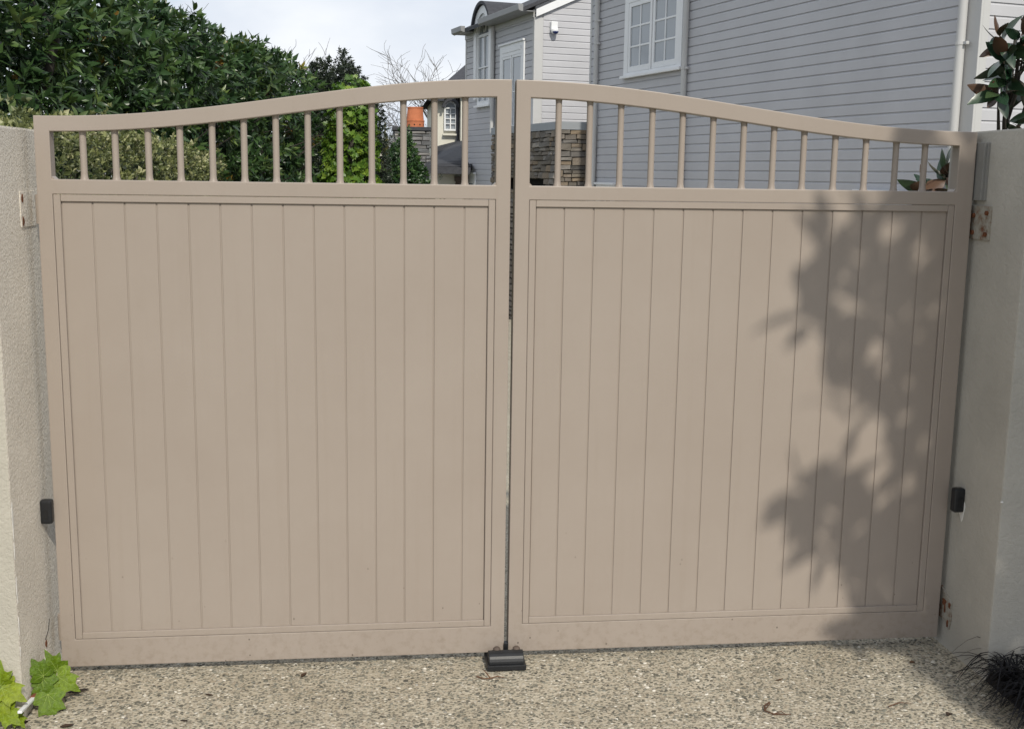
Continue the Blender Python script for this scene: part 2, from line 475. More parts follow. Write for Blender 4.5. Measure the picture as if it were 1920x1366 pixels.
LEAF = [(0, 0, 0), (-1, .42, 1), (0, .45, -.25), (1, .42, 1), (0, 1, -.6)]
LEAF_F = [(0, 2, 1), (0, 3, 2), (2, 4, 1), (2, 3, 4)]
IVY = [(0, 0.12, 0), (-.42, -.08, .1), (-.95, .18, .3), (-.55, .42, 0), (-.62, .78, .3), (-.2, .72, 0), (0, 1.15, -.5), (.2, .72, 0), (.62, .78, .3), (.55, .42, 0), (.95, .18, .3), (.42, -.08, .1)]
IVY_F = [(0, i + 1, i) for i in range(1, 11)] + [(0, 1, 11)]
def leaves(P, D, N, ln, wd, fold=0.18, kind='leaf'):
    """leaf blades: base P, axis D, face normal N; ln and wd arrays"""
    P, D, N = np.asarray(P), unit(np.asarray(D)), np.asarray(N)
    S = unit(np.cross(D, N)); N = np.cross(S, D)
    T = LEAF if kind == 'leaf' else IVY
    F = LEAF_F if kind == 'leaf' else IVY_F
    V = np.stack([P + S * (a * wd / 2)[:, None] + D * (b * ln)[:, None] + N * (c * fold * wd)[:, None] for a, b, c in
                  [(np.full(len(P), t[0]), t[1], t[2]) for t in T]], axis=1)
    k = len(T)
    Fa = (np.arange(len(P)) * k)[:, None, None] + np.array(F)[None]
    return V.reshape(-1, 3), Fa.reshape(-1, 3), len(F)

def shoots(C, A, n, ln, wd, spread=(0.5, 1.3), rng=RNG, droop=0.35, jit=0.25):
    """whorls of leaves: shoot tips C with axes A, about n leaves each"""
    C, A = np.asarray(C), unit(np.asarray(A))
    m = len(C)
    idx = np.repeat(np.arange(m), n)
    a = A[idx]
    ref = np.where(np.abs(a[:, 2:3]) < 0.9, np.array([[0, 0, 1.0]]), np.array([[1.0, 0, 0]]))
    u = unit(np.cross(ref, a)); w = np.cross(a, u)
    ph = np.tile(np.arange(n) * 2.4, m) + rng.uniform(0, 6.28, m)[idx]
    th = np.tile(np.linspace(spread[0], spread[1], n), m) + rng.normal(0, .15, m * n)
    D = a * np.cos(th)[:, None] + (u * np.cos(ph)[:, None] + w * np.sin(ph)[:, None]) * np.sin(th)[:, None]
    D[:, 2] -= droop * rng.uniform(0, 1, m * n)
    D = unit(D)
    N = unit(a - D * np.sum(a * D, 1)[:, None] + rng.normal(0, jit, (m * n, 3)))
    back = np.tile(np.linspace(0.0, 0.9, n), m)
    P = C[idx] - a * (back * ln * 0.55)[:, None]
    s = rng.uniform(.7, 1.2, m * n)
    return P, D, N, ln * s, wd * s * rng.uniform(.85, 1.15, m * n), idx

def leaf_mesh(name, ln, wd, m, curl=0.25, fold=0.2, nseg=5, wave=0.0, seed=0):
    """one larger leaf, 3 points across and nseg along, base at the origin, along +y, face up +z"""
    r = random.Random(seed)
    V, F = [], []
    for i in range(nseg + 1):
        t = i / nseg
        w = wd / 2 * max(0.04, math.sin(PI * min(1, t ** 0.8)) ** 0.75) if 0 < t < 1 else wd * 0.03
        y = ln * t
        z = -curl * ln * t * t
        for k in (-1, 0, 1):
            V.append((k * w, y, z + abs(k) * fold * w + (r.uniform(-1, 1) * wave * ln if k else 0)))
    for i in range(nseg):
        for k in (0, 1):
            a = i * 3 + k
            F.append((a, a + 1, a + 4, a + 3))
    me = bpy.data.meshes.new(name)
    me.from_pydata(V, [], F)
    me.polygons.foreach_set('use_smooth', [True] * len(F))
    me.materials.append(m)
    return me
def orient(D, N):
    """matrix whose y is D and z near N"""
    d = Vector(D).normalized(); n = Vector(N)
    x = d.cross(n).normalized(); z = x.cross(d)
    return Matrix((x, d, z)).transposed()
def place_leaves(name, meshes, P, D, N, S, parent):
    off = OFF[parent.name]
    for i in range(len(P)):
        o = bpy.data.objects.new(name, meshes[i % len(meshes)])
        COL.objects.link(o)
        o.parent = parent
        mt = orient(D[i], N[i]).to_4x4() @ Matrix.Scale(float(S[i]), 4)
        mt.translation = Vector(P[i]) + off
        o.matrix_local = mt

# ------------------------------------------------------------------ ground
def gz(y):
    """height of the ground: level round the gate, then a driveway that falls away"""
    if y < 1.0: return 0.0
    if y < 2.2: return -0.083 * (y - 1.0) ** 2 / 2.4
    return max(-0.083 * (y - 1.6), -1.95)
ys = [-60, -20, -8, -4, -2, -.6, 0, .5, 1.0, 1.3, 1.6, 1.9, 2.2] + [3 + i * 1.0 for i in range(22)] + [25.1, 30, 45, 80, 160, 400]
def sheet(xl, xr, rows, lift):
    mb = MB()
    for y in rows:
        mb.v += [(xl(y), y, gz(y) + lift), (xr(y), y, gz(y) + lift)]
    for i in range(len(rows) - 1): mb.f.append((2 * i, 2 * i + 1, 2 * i + 3, 2 * i + 2))
    return mb
struct('ground', sheet(lambda y: -300, lambda y: 300, ys, -0.012), MAT['ground'])
drows = [y for y in ys if -20 <= y <= 25.1]
struct('driveway', sheet(lambda y: -1.60 if y < 1.5 else -1.60 - min(.1, y * .02), lambda y: 1.585 if y < .5 else min(6.3, 1.6 + (y - .5) * 0.9), drows, 0.0), MAT['drive'])
bed = MB()
bed.add([(1.585, -3.5, .0), (6, -3.5, .0), (6, -.28, .0), (1.585, -.28, .0), (1.60, -3.5, .03), (6, -3.5, .05), (6, -.28, .05), (1.60, -.28, .03)], [(0, 1, 5, 4), (3, 7, 6, 2), (0, 4, 7, 3), (1, 2, 6, 5), (4, 5, 6, 7)])
struct('garden_bed', bed, MAT['soil'])

# pebbles that stand proud of the driveway where the photograph shows them singly
def pebbles():
    n = 17500
    X = RNG.uniform(-1.585, 1.575, n); Y = RNG.uniform(-0.95, 0.16, n)
    a = RNG.uniform(.0034, .0080, n) * np.where(RNG.random(n) < .06, 1.45, 1); b = a * RNG.uniform(.5, .9, n)
    h = b * RNG.uniform(.25, .6, n)
    ph = RNG.normal(0, .55, n)
    ring = np.arange(7) * 2 * PI / 7
    V = np.zeros((n, 15, 3))
    ca, sa = np.cos(ph), np.sin(ph)
    for lvl, (rr, hh) in enumerate(((1.0, -.15), (.68, .72))):
        for j in range(7):
            jr = RNG.uniform(.82, 1.15, n)
            lx, ly = a * rr * jr * math.cos(ring[j]), b * rr * jr * math.sin(ring[j])
            V[:, lvl * 7 + j] = np.stack([X + lx * ca - ly * sa, Y + lx * sa + ly * ca, h * hh + RNG.normal(0, .0002, n)], 1)
    V[:, 14] = np.stack([X, Y, h], 1)
    F = []
    for j in range(7):
        k = (j + 1) % 7
        F += [(j, k, 7 + k), (j, 7 + k, 7 + j), (7 + j, 7 + k, 14)]
    Fa = (np.arange(n) * 15)[:, None, None] + np.array(F)[None]
    tint = np.repeat(RNG.random(n), len(F))
    o = link('exposed_pebbles', fast_mesh('exposed_pebbles', V.reshape(-1, 3), Fa.reshape(-1, 3), tint, MAT['pebble'], True))
    o['kind'] = 'stuff'
    o['label'] = 'small tan grey and white pebbles set in the driveway'
pebbles()

# ------------------------------------------------------------------ rendered walls beside the gate
lw = thing('rendered_wall', 'beige stippled masonry wall to which the hedge-side gate leaf is hinged', 'wall', (-2.2, -.05, 0))
mb = MB().prism([(-6, -.31), (-1.5, -.31), (-1.5, .22), (-6, .22)], 1.865, 'z', -.1)
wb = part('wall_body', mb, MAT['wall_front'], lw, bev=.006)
wb.data.materials.append(MAT['wall_left'])          # return beside the gate: coarser stippled coat, its colour lightened in place of sunlight
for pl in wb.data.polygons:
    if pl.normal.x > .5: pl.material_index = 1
def flat_patch(c, u, v, n, ru, rv, t, seed, k=11):
    r = random.Random(seed); m = MB(); c, u, v, n = Vector(c), Vector(u), Vector(v), Vector(n)
    pts = [(math.cos(2 * PI * i / k) * ru * r.uniform(.55, 1.15), math.sin(2 * PI * i / k) * rv * r.uniform(.6, 1.15)) for i in range(k)]
    m.v = [tuple(c + u * a + v * b) for a, b in pts] + [tuple(c + u * a * .9 + v * b * .9 + n * t) for a, b in pts]
    m.f = [tuple(range(k, 2 * k))] + [(i, (i + 1) % k, (i + 1) % k + k, i + k) for i in range(k)]
    return m
for z, rz, rw in ((.62, .065, .007), (.53, .03, .005), (.41, .05, .006), (.30, .03, .006), (.22, .02, .004)):
    m = flat_patch((-1.4995, -.306 + rw * .5, z), (0, 1, 0), (0, 0, 1), (1, 0, 0), rw, rz, .0012, int(z * 100))
    part('chipped_patch', m, MAT['plaster'], lw, label='chipped white patch on the corner of the wall')
hp = thing('hinge_plate', 'painted-over hinge plate with two rust holes on the stippled wall', 'hinge plate', (-1.5, .02, 1.47))
part('plate', MB().box(-1.501, -1.4975, -.065, .09, 1.468, 1.575), MAT['wall_left'], hp, bev=.001)
for z in (1.553, 1.487):
    part('rust_hole', flat_patch((-1.4970, -.048, z), (0, 1, 0), (0, 0, 1), (1, 0, 0), .011, .016, .0015, int(z * 1000)), MAT['rustspot'], hp)
part('rust_hole', flat_patch((-1.4985, -.052, .135), (0, 1, 0), (0, 0, 1), (1, 0, 0), .009, .013, .0015, 5), MAT['rustspot'], lw, label='small rust spot low on the wall')
part('plaster_scratch', MB().tube([(-1.4995, -.058, .118), (-1.4985, -.066, .098), (-1.4995, -.078, .075)], [.002, .003, .001], 5), MAT['plaster'], lw)
part('wall_crack', MB().tube([(-1.4992, -.055, .15), (-1.4992, -.02, .168), (-1.4992, .0, .20)], [.0012, .0012, .0008], 4), MAT['mortar'], lw)

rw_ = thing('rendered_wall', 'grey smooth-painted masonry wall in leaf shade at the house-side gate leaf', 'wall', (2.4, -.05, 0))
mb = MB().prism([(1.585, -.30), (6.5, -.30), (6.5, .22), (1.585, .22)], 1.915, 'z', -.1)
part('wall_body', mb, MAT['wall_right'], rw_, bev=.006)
part('plaster_pip', MB().lathe([(.0, .004), (.004, .003), (.005, 0)], (0, 0), 8), MAT['plaster'], rw_, loc=(1.583, -.305, .62), smooth=True)
cs = thing('cover_strip', 'narrow grey metal channel fixed upright beside the upper hinge plate', 'cover strip', (1.57, 0, 1.585))
part('channel', MB().box(1.569, 1.586, -.042, .035, 1.585, 1.775), MAT['strip'], cs, bev=.002)
part('flange', MB().box(1.577, 1.586, -.052, -.0425, 1.585, 1.775), MAT['strip'], cs, bev=.001)
hp = thing('hinge_plate', 'stained upper hinge plate with rusted bolts on the shaded grey wall', 'hinge plate', (1.58, -.04, 1.455))
part('plate', MB().box(1.578, 1.587, -.095, .03, 1.455, 1.568), MAT['rust'], hp, bev=.001)
for y, z in ((-.078, 1.545), (-.078, 1.475), (.005, 1.535), (.005, 1.478)):
    part('bolt', MB().lathe([(.0, .006), (.007, .005), (.008, 0)], (0, 0), 6).__class__().tube([(1.578, y, z), (1.571, y, z)], .0085, 6), MAT['rustspot'], hp)
hp = thing('hinge_plate', 'flaking low hinge plate eaten by rust near the ground', 'hinge plate', (1.58, -.02, .08))
m = MB().prism([(.03, .215), (-.05, .175), (-.054, .11), (-.045, .075), (-.02, .10), (.03, .10)], .008, 'x', 1.5785)
part('plate', m, MAT['rust'], hp, bev=.0008)
for y, z, a, b in ((-.043, .165, .008, .015), (-.038, .095, .007, .016), (-.005, .165, .016, .018), (-.012, .14, .006, .016)):
    part('rust_hole', flat_patch((1.578, y, z), (0, 1, 0), (0, 0, 1), (-1, 0, 0), a, b, .002, int(z * 999)), MAT['rustspot'], hp)

def photocell(x0, x1, y0, y1, z0, z1, label):
    t = thing('safety_sensor', label, 'gate sensor', ((x0 + x1) / 2, (y0 + y1) / 2, z0), group='black sensors on the gate walls')
    part('housing', MB().box(x0, x1, y0, y1, z0, z1), MAT['black'], t, bev=.009, seg=3, smooth=False)
    part('front_window', MB().box(x0 + .012, x1 - .012, y0 - .0018, y0 + .002, z0 + .018, z1 - .03), MAT['hollow'], t, bev=.001)
    return t
photocell(-1.502, -1.464, -.034, -.004, .528, .606, 'black sensor on the stippled wall above the ivy')
photocell(1.548, 1.587, -.075, -.042, .515, .60, 'black sensor on the smooth wall above a torn plaster patch')
part('torn_patch', flat_patch((1.5845, -.06, .525), (0, 1, 0), (0, 0, 1), (-1, 0, 0), .028, .045, .0012, 77), MAT['plaster'], rw_, label='white torn plaster patch under the sensor')

# ------------------------------------------------------------------ the gate
HL, HR, MIDL, MIDR = -1.467, 1.564, -.006, .008
def top_z(x, left):
    u = (x - HL) / (MIDL - HL) if left else (HR - x) / (HR - MIDR)
    u = min(1, max(0, u))
    z0 = 1.803 if left else 1.811
    return z0 + (1.944 - z0) * (1 - math.cos(PI * u ** 1.04)) / 2
THK = .05
def gate_leaf(left):
    x0, x1 = (HL, MIDL) if left else (MIDR, HR)
    a0, a1 = (x0 + .0455, x1 - .0475) if left else (x0 + .0475, x1 - .060)
    zb, zr, zm0, zm1 = .030, (.124 if left else .129), 1.568, 1.613
    lab = ('taupe gate leaf with balusters above boards, ivy at its hinged foot' if left else 'taupe gate leaf crossed by the dappled shadow of leaves')
    t = thing('gate_leaf', lab, 'gate', (x0 if left else x1, .025, zb), group='pair of driveway gate leaves')
    # welded frame: stiles, bottom rail, middle rail and the swept top rail in one outline
    N = 40
    xs = [x0, a0] + [a0 + (a1 - a0) * i / N for i in range(1, N)] + [a1, x1]
    bm = bmesh.new()
    rows = []
    for x in xs:
        tz = top_z(x, left)
        th = .046 + .008 * (tz - 1.80) / .144
        rows.append([bm.verts.new((x, 0, z)) for z in (zb, zr, zm0, zm1, tz - th, tz)])
    for i in range(len(xs) - 1):
        for k in range(5):
            if k in (1, 3) and 0 < i < len(xs) - 2: continue
            bm.faces.new((rows[i][k], rows[i + 1][k], rows[i + 1][k + 1], rows[i][k + 1]))
    bm.verts.index_update()
    ex = bmesh.ops.extrude_face_region(bm, geom=list(bm.faces))
    bmesh.ops.translate(bm, vec=(0, THK, 0), verts=[g for g in ex['geom'] if isinstance(g, bmesh.types.BMVert)])
    bmesh.ops.recalc_face_normals(bm, faces=bm.faces)
    ed = [e for e in bm.edges if len(e.link_faces) == 2 and e.calc_face_angle(0) > rad(55)]
    bmesh.ops.bevel(bm, geom=ed, offset=.0028, segments=2, affect='EDGES', profile=.6)
    for v in bm.verts: v.co = v.co + OFF[t.name]
    me = bpy.data.meshes.new('frame'); bm.to_mesh(me); bm.free()
    me.materials.append(MAT['gate'])
    fo = bpy.data.objects.new('frame', me); COL.objects.link(fo); fo.parent = t
    OFF[fo.name] = OFF[t.name]
    # balusters
    bx = [-1.33, -1.234, -1.135, -1.039, -.941, -.844, -.746, -.647, -.548, -.448, -.348, -.25, -.152] if left else \
         [.149, .251, .353, .457, .558, .661, .765, .868, .972, 1.080, 1.187, 1.293, 1.395]
    for x in bx:
        tz = top_z(x, left); th = .046 + .008 * (tz - 1.80) / .144
        b, e = zm1 - .001, tz - th + .002
        m = MB().tube([(x, .025, b), (x, .025, b + .003), (x, .025, b + .009), (x, .025, b + .02), (x, .025, e - .014), (x, .025, e - .004), (x, .025, e)], [.0135, .0128, .011, .0103, .0103, .011, .0135], 16, False)
        part('baluster', m, MAT['gate'], t, smooth=True)
    # inner trim: four strips a hair behind the frame, with a fine joint round them
    g, w = .0009, .0214
    p0, p1, q0, q1 = a0 + g, a1 - g, zr + g, zm0 - g
    for bx_ in ((p0, p0 + w, q0, q1), (p1 - w, p1, q0, q1), (p0 + w + .0006, p1 - w - .0006, q1 - w, q1), (p0 + w + .0006, p1 - w - .0006, q0, q0 + w)):
        part('panel_trim', MB().box(bx_[0], bx_[1], .0012, .0117, bx_[2], bx_[3]), MAT['gate'], t, bev=.0015, seg=1)
    # tongue and groove boards
    cuts = [-1.403, -1.309, -1.213, -1.116, -1.019, -.922, -.825, -.728, -.632, -.536, -.441, -.346, -.25, -.152, -.074] if left else \
           [.074, .168, .266, .366, .467, .568, .669, .771, .874, .978, 1.083, 1.188, 1.294, 1.399, 1.49]
    sc0 = (p0 + w, p1 - w)
    cuts = [sc0[0] + (c - cuts[0]) / (cuts[-1] - cuts[0]) * (sc0[1] - sc0[0]) for c in cuts]
    for i in range(14):
        part('board', MB().box(cuts[i] + .0026, cuts[i + 1] - .0026, .0085 + random.uniform(-.0003, .0003), .0125, q0 + w, q1 - w), MAT['gate'], t, bev=.0012, seg=2)
    part('backing_sheet', MB().box(p0 + w * .5, p1 - w * .5, .0118, .016, q0 + w * .5, q1 - w * .5), MAT['gate'], t)
    for x, sx in ((a0, 1), (a1, -1)):
        part('weld_fillet', MB().prism([(x - .001 * sx, zm1 - .001), (x + .010 * sx, zm1 - .001), (x - .001 * sx, zm1 + .010)], THK - .006, 'y', .003), MAT['gate'], t)
    # hinge barrels on the outer edge
    hx = x0 - .012 if left else x1 + .007
    for z in (.15, 1.52):
        part('hinge_barrel', MB().tube([(hx, .052, z - .045), (hx, .052, z + .045)], .009, 12), MAT['gate'], t, smooth=False)
gate_leaf(True)
gate_leaf(False)

gs = thing('gate_stop', 'black gate stop bolted to the driveway under the meeting stiles', 'gate stop', (-.005, -.05, 0))
part('base_plate', MB().box(-.072, .060, -.094, .03, 0.003, .022), MAT['black'], gs, bev=.003)
prof = [(-.085 + .033 + .033 * math.cos(a), .022 + .036 * math.sin(a)) for a in np.linspace(0, PI, 13)]
part('housing', MB().prism(prof, .118, 'x', -.065), MAT['black'], gs, bev=.0025, smooth=False)
for x in (-.035, .032):
    part('rubber_buffer', MB().lathe([(0, .0655), (.008, .0645), (.0125, .060), (.013, .05), (.013, .03)], (x, -.037), 14), MAT['brownbox'], gs, smooth=True)
part('stop_post', MB().box(-.007, .007, -.012, .012, .022, .066), MAT['black'], gs, bev=.002)

# ------------------------------------------------------------------ the weatherboard house
HZ = rad(13.4549)
H0 = (6.663, 9.487, -1.2)
house = thing('weatherboard_house', 'big two-storey pale grey weatherboard house behind the gate', 'house', H0, HZ, frame=True)
PITCH, Z0, TB = .1519, 1.609, .024
def zlines(lo, hi):
    k = math.ceil((lo - Z0) / PITCH - 1e-6)
    out = []
    while Z0 + k * PITCH < hi:
        out.append(Z0 + k * PITCH); k += 1
    return out
def board_mb(a0, a1, z, axis, face, out, top=None):
    """a rusticated board from a0 to a1, bottom at z; axis 'y' runs along y on plane x=face; 'x' along x on plane y=face; out = -1"""
    h = PITCH - .001 if top is None else min(PITCH - .001, top - z)
    pr_ = [(0, .0), (TB, .0), (TB, min(.118, h * .8)), (TB - .004, min(.127, h * .85)), (.009, min(.137, h * .93)), (.007, h), (0, h)]
    pts = [(face - d, z + hh) for d, hh in pr_]
    return MB().prism(pts, a1 - a0, 'y', a0) if axis == 'y' else MB().prism(pts, a1 - a0, 'x', a0)
def boards(a0, a1, lo, hi, axis, face, clip=None):
    for z in zlines(lo, hi):
        b0 = a0
        if clip: b0 = max(a0, clip(z))
        if b0 >= a1 - .05: continue
        part('weatherboard', board_mb(b0, a1, z, axis, face, -1), MAT['board'], house)
EAVE = 5.32
# long shaded wall (x = 0) and sunlit end wall (y = 0)
part('wall', MB().box(.002, 8.0, .002, 11.29, -1.6, EAVE), MAT['board'], house)
boards(.192, 11.21, .9, EAVE, 'y', 0.0)
boards(.085, 3.0, .9, EAVE, 'x', 0.0)
for (x0, x1, y0, y1) in ((-.034, 0.0, -.034, .190), (.0, .10, -.034, .0), (-.03, .0, 11.212, 11.295)):
    part('corner_board', MB().box(x0, x1, y0, y1, -1.5, EAVE), MAT['trim'], house, bev=.003, seg=1)
def pipe(x, y, z0, z1, r=.05, brackets=()):
    p = part('downpipe', MB().tube([(x, y, z0), (x, y, z1)], r, 16, False), MAT['trim'], house, smooth=True)
    for z in brackets:
        part('pipe_bracket', MB().tube([(x, y, z - .02), (x, y, z + .02)], r + .007, 16), MAT['trim'], p)
        part('bracket_lug', MB().box(x - .012, x + .03, y - r - .06, y - r - .004, z - .018, z + .018), MAT['trim'], p, bev=.003)
pipe(-.095, .205, -1.4, EAVE, .054, (3.27, .6))
pipe(-.09, 7.065, -1.5, EAVE, .05, (3.52,))
pipe(-.09, 10.83, -1.5, EAVE, .05, (4.75, 4.30))
def window_L(y0, y1, z0, z1, face, sashes, rows, cols, head=.30, head_panel=True, sill=True, mulw=.12, fr=.11, sf=.07):
    """white casement window on a wall facing -x: casing, head panel, sashes with glazing bars and panes, sill"""
    X = face - TB - .026
    w = part('window', MB().box(X - .018, X + .026, y0, y0 + fr, z0, z1).box(X - .018, X + .02, y1 - fr, y1, z0, z1)
             .box(X - .018, X + .02, y0 + fr, y1 - fr, z1 - head, z1).box(X - .018, X + .02, y0 + fr, y1 - fr, z0, z0 + .05), MAT['white'], house)
    part('cornice', MB().box(X - .06, X + .01, y0 - .03, y1 + .03, z1 + .002, z1 + .05), MAT['white'], w, bev=.006)
    if head_panel:
        part('head_panel', MB().box(X - .03, X - .019, y0 + .18, y1 - .18, z1 - head + .09, z1 - .09), MAT['white'], w, bev=.008)
    if sill: part('sill', MB().box(X - .075, X + .01, y0 - .05, y1 + .05, z0 - .055, z0 - .002), MAT['white'], w, bev=.005)
    gy0, gy1, gz0, gz1 = y0 + fr, y1 - fr, z0 + .05, z1 - head
    sw = (gy1 - gy0 - mulw * (sashes - 1) * .25) / sashes
    for s in range(sashes):
        s0 = gy0 + s * (sw + mulw * .25); s1 = s0 + sw
        b = MB()
        e = .004
        for bb in ((s0 + e, s0 + sf, gz0 + e, gz1 - e), (s1 - sf, s1 - e, gz0 + e, gz1 - e)):
            b.box(X - .012, X + .018, *bb)
        b.box(X - .012, X + .018, s0 + sf, s1 - sf, gz0 + e, gz0 + sf * 1.25)
        b.box(X - .012, X + .018, s0 + sf, s1 - sf, gz1 - sf, gz1 - e)
        part('sash', b, MAT['white'], w)
        i0, i1, j0, j1 = s0 + sf, s1 - sf, gz0 + sf * 1.25, gz1 - sf
        bars = MB()
        for c in range(1, cols): bars.box(X - .006, X + .012, i0 + (i1 - i0) * c / cols - .016, i0 + (i1 - i0) * c / cols + .016, j0, j1)
        for r in range(1, rows): bars.box(X - .0052, X + .012, i0, i1, j0 + (j1 - j0) * r / rows - .016, j0 + (j1 - j0) * r / rows + .016)
        if bars.v: part('glazing_bars', bars, MAT['white'], w)
        for c in range(cols):
            for r in range(rows):
                part('pane', MB().box(X + .008, X + .013, i0 + (i1 - i0) * c / cols + .003, i0 + (i1 - i0) * (c + 1) / cols - .003, j0 + (j1 - j0) * r / rows + .003, j0 + (j1 - j0) * (r + 1) / rows - .003), MAT['glass'], w)
    return w
window_L(7.23, 9.57, 3.565, 5.24, 0.0, 2, 3, 2, head=.32, fr=.17, sf=.085)
window_L(9.84, 10.72, .2, 1.455, 0.0, 1, 2, 2, head=.15, head_panel=False)
window_L(1.05, 2.06, .2, 1.46, 0.0, 1, 2, 2, head=.15, head_panel=False)
# hip roof with gutter over the long wall
ov = .07
rz_ = EAVE + .02
rp = [(-ov, -ov), (8.4, -ov), (8.4, 11.36), (-ov, 11.36)]
rm = MB().add([(x, y, rz_) for x, y in rp] + [(x, y, rz_ + .14) for x, y in rp] + [(4.0, 4.0, rz_ + 1.7), (4.0, 7.2, rz_ + 1.7)],
              [(0, 3, 2, 1), (0, 1, 5, 4), (1, 2, 6, 5), (2, 3, 7, 6), (3, 0, 4, 7), (4, 5, 8), (5, 6, 9, 8), (6, 7, 9), (7, 4, 8, 9)])
part('roof', rm, MAT['slate'], house)
part('gutter', MB().box(-ov - .09, -ov - .003, -ov, 11.36, rz_ + .02, rz_ + .13), MAT['gutter'], house, bev=.01)

# rear wing with the sunlit gable (plane y = WY) and the arched dormer on its shaded flank (plane x = WX)
WX, WY, WE, EV = .09, 14.78, 5.28, 5.30
part('wall', MB().prism([(WX + .002, -1.7), (WX + 6.2, -1.7), (WX + 6.2, EV + .26), (WX + 3.1, EV + 1.64), (WX + .002, EV + .26)], WE - .02, 'y', WY + .002), MAT['board'], house)
SL = .452
DC, DR = WY + 3.58, .52          # dormer centre along the wall, glass radius
boards(WX + .20, WX + 3.0, 1.3, 6.6, 'x', WY, clip=lambda z: WX + max(.20, (z - EV) / SL))
boards(WY + .085, WY + WE - .10, .0, EV - .02, 'y', WX)
for (x0, x1, y0, y1) in ((WX - .034, WX + .195, WY - .034, WY), (WX - .034, WX, WY, WY + .083), (WX - .034, WX, WY + WE - .098, WY + WE)):
    part('corner_board', MB().box(x0, x1, y0, y1, -1.5, EV), MAT['trim'], house, bev=.003, seg=1)
# frieze under the eave, barge board, roof
for a, b in ((WY - .01, DC - DR - .21), (DC + DR + .21, WY + WE)): part('frieze', MB().box(WX - .05, WX - .001 - TB, a, b, EV - .0, EV + .18), MAT['trim'], house)
bx0 = WX - .02
part('barge_board', MB().prism([(bx0, EV + .0), (WX + 3.1, EV + 1.44 - .04), (WX + 3.1, EV + 1.44 + .16), (bx0, EV + .175)], .05, 'y', WY - .115), MAT['white'], house, bev=.004)
part('barge_soffit', MB().prism([(bx0, EV + .05), (WX + 3.1, EV + 1.46), (WX + 3.1, EV + 1.48), (bx0, EV + .07)], .075, 'y', WY - .064), MAT['trim'], house)
ro = MB()
for x0, z0, x1, z1 in ((WX - .38, EV + .10, WX + 3.1, EV + 1.68), (WX + 6.6, EV + .10, WX + 3.1, EV + 1.68)):
    ro.prism([(x0, z0), (x1, z1), (x1, z1 + .09), (x0, z0 + .09)], WE + .10, 'y', WY - .14)
part('roof', ro, MAT['slate'], house)
gx = WX - .40
for y0, y1 in ((WY - .16, DC - .72), (DC + .70, WY + WE - .12)):
    gt = part('gutter', MB().prism([(gx - .10, EV + .26), (gx - .085, EV + .13), (gx - .02, EV + .10), (gx + .03, EV + .10), (gx + .03, EV + .26)], y1 - y0, 'y', y0), MAT['gutter'], house, bev=.008)
for a, b in ((WY - .10, DC - .73), (DC + .73, WY + WE - .1)): part('eave_soffit', MB().box(gx + .032, WX - .052, a, b, EV + .115, EV + .135), MAT['gutter'], house)
# arched dormer: white face with a round head, dark barrel roof running back into the roof
AZ = 5.30
dm = part('dormer', MB(), MAT['white'], house)
def arc(c, z, r, a0, a1, n=18): return [(c + r * math.cos(a), z + r * math.sin(a)) for a in np.linspace(a0, a1, n)]
face = MB()
o_, i_ = arc(DC, AZ, DR + .20, 0, PI), arc(DC, AZ, DR, 0, PI)
for k in range(len(o_) - 1):
    face.prism([i_[k], o_[k], o_[k + 1], i_[k + 1]], .16, 'x', WX - .12)
face.box(WX - .12, WX + .04, DC - DR - .20, DC - DR, 3.62, AZ).box(WX - .12, WX + .04, DC + DR, DC + DR + .20, 3.62, AZ)
part('dormer_face', face, MAT['white'], dm)
br = MB()
o2, i2 = arc(DC, AZ + .02, DR + .29, .22, PI - .22), arc(DC, AZ + .02, DR + .205, .22, PI - .22)
for k in range(len(o2) - 1):
    br.prism([i2[k], o2[k], o2[k + 1], i2[k + 1]], 2.0, 'x', WX - .19)
part('barrel_roof', br, MAT['slate'], dm)
aw = MB()
o3, i3 = arc(DC, AZ, DR, 0, PI), arc(DC, AZ, DR - .075, 0, PI)
for k in range(len(o3) - 1): aw.prism([i3[k], o3[k], o3[k + 1], i3[k + 1]], .07, 'x', WX - .075)
aw.box(WX - .075, WX - .005, DC - DR, DC - DR + .075, 3.46, AZ).box(WX - .075, WX - .005, DC + DR - .075, DC + DR, 3.46, AZ)
aw.box(WX - .075, WX - .005, DC - DR + .075, DC + DR - .075, 3.46, 3.56).box(WX - .075, WX - .005, DC - DR + .075, DC + DR - .075, AZ - .07, AZ)
aw.box(WX - .07, WX - .01, DC - .02, DC + .02, 3.56, AZ - .07).box(WX - .068, WX - .012, DC - DR + .075, DC + DR - .075, 4.42, 4.455)
for a in (PI / 3, 2 * PI / 3):
    aw.prism([(DC + .016 * math.sin(a) + .05 * math.cos(a), AZ - .016 * math.cos(a) + .05 * math.sin(a)), (DC + .016 * math.sin(a) + .45 * math.cos(a), AZ - .016 * math.cos(a) + .45 * math.sin(a)),
              (DC - .016 * math.sin(a) + .45 * math.cos(a), AZ + .016 * math.cos(a) + .45 * math.sin(a)), (DC - .016 * math.sin(a) + .05 * math.cos(a), AZ + .016 * math.cos(a) + .05 * math.sin(a))], .05, 'x', WX - .068)
wn = part('window', aw, MAT['white'], house)
part('pane', MB().prism(arc(DC, AZ, DR - .07, 0, PI), .006, 'x', WX - .035), MAT['glass'], wn)
for a, b in ((DC - DR + .07, DC - .015), (DC + .015, DC + DR - .07)):
    for c, d in ((3.55, 4.43), (4.445, AZ - .06)):
        part('pane', MB().box(WX - .035, WX - .029, a, b, c, d), MAT['glass'], wn)
part('sill', MB().box(WX - .14, WX - .02, DC - DR - .12, DC + DR + .12, 3.40, 3.458), MAT['white'], wn, bev=.005)
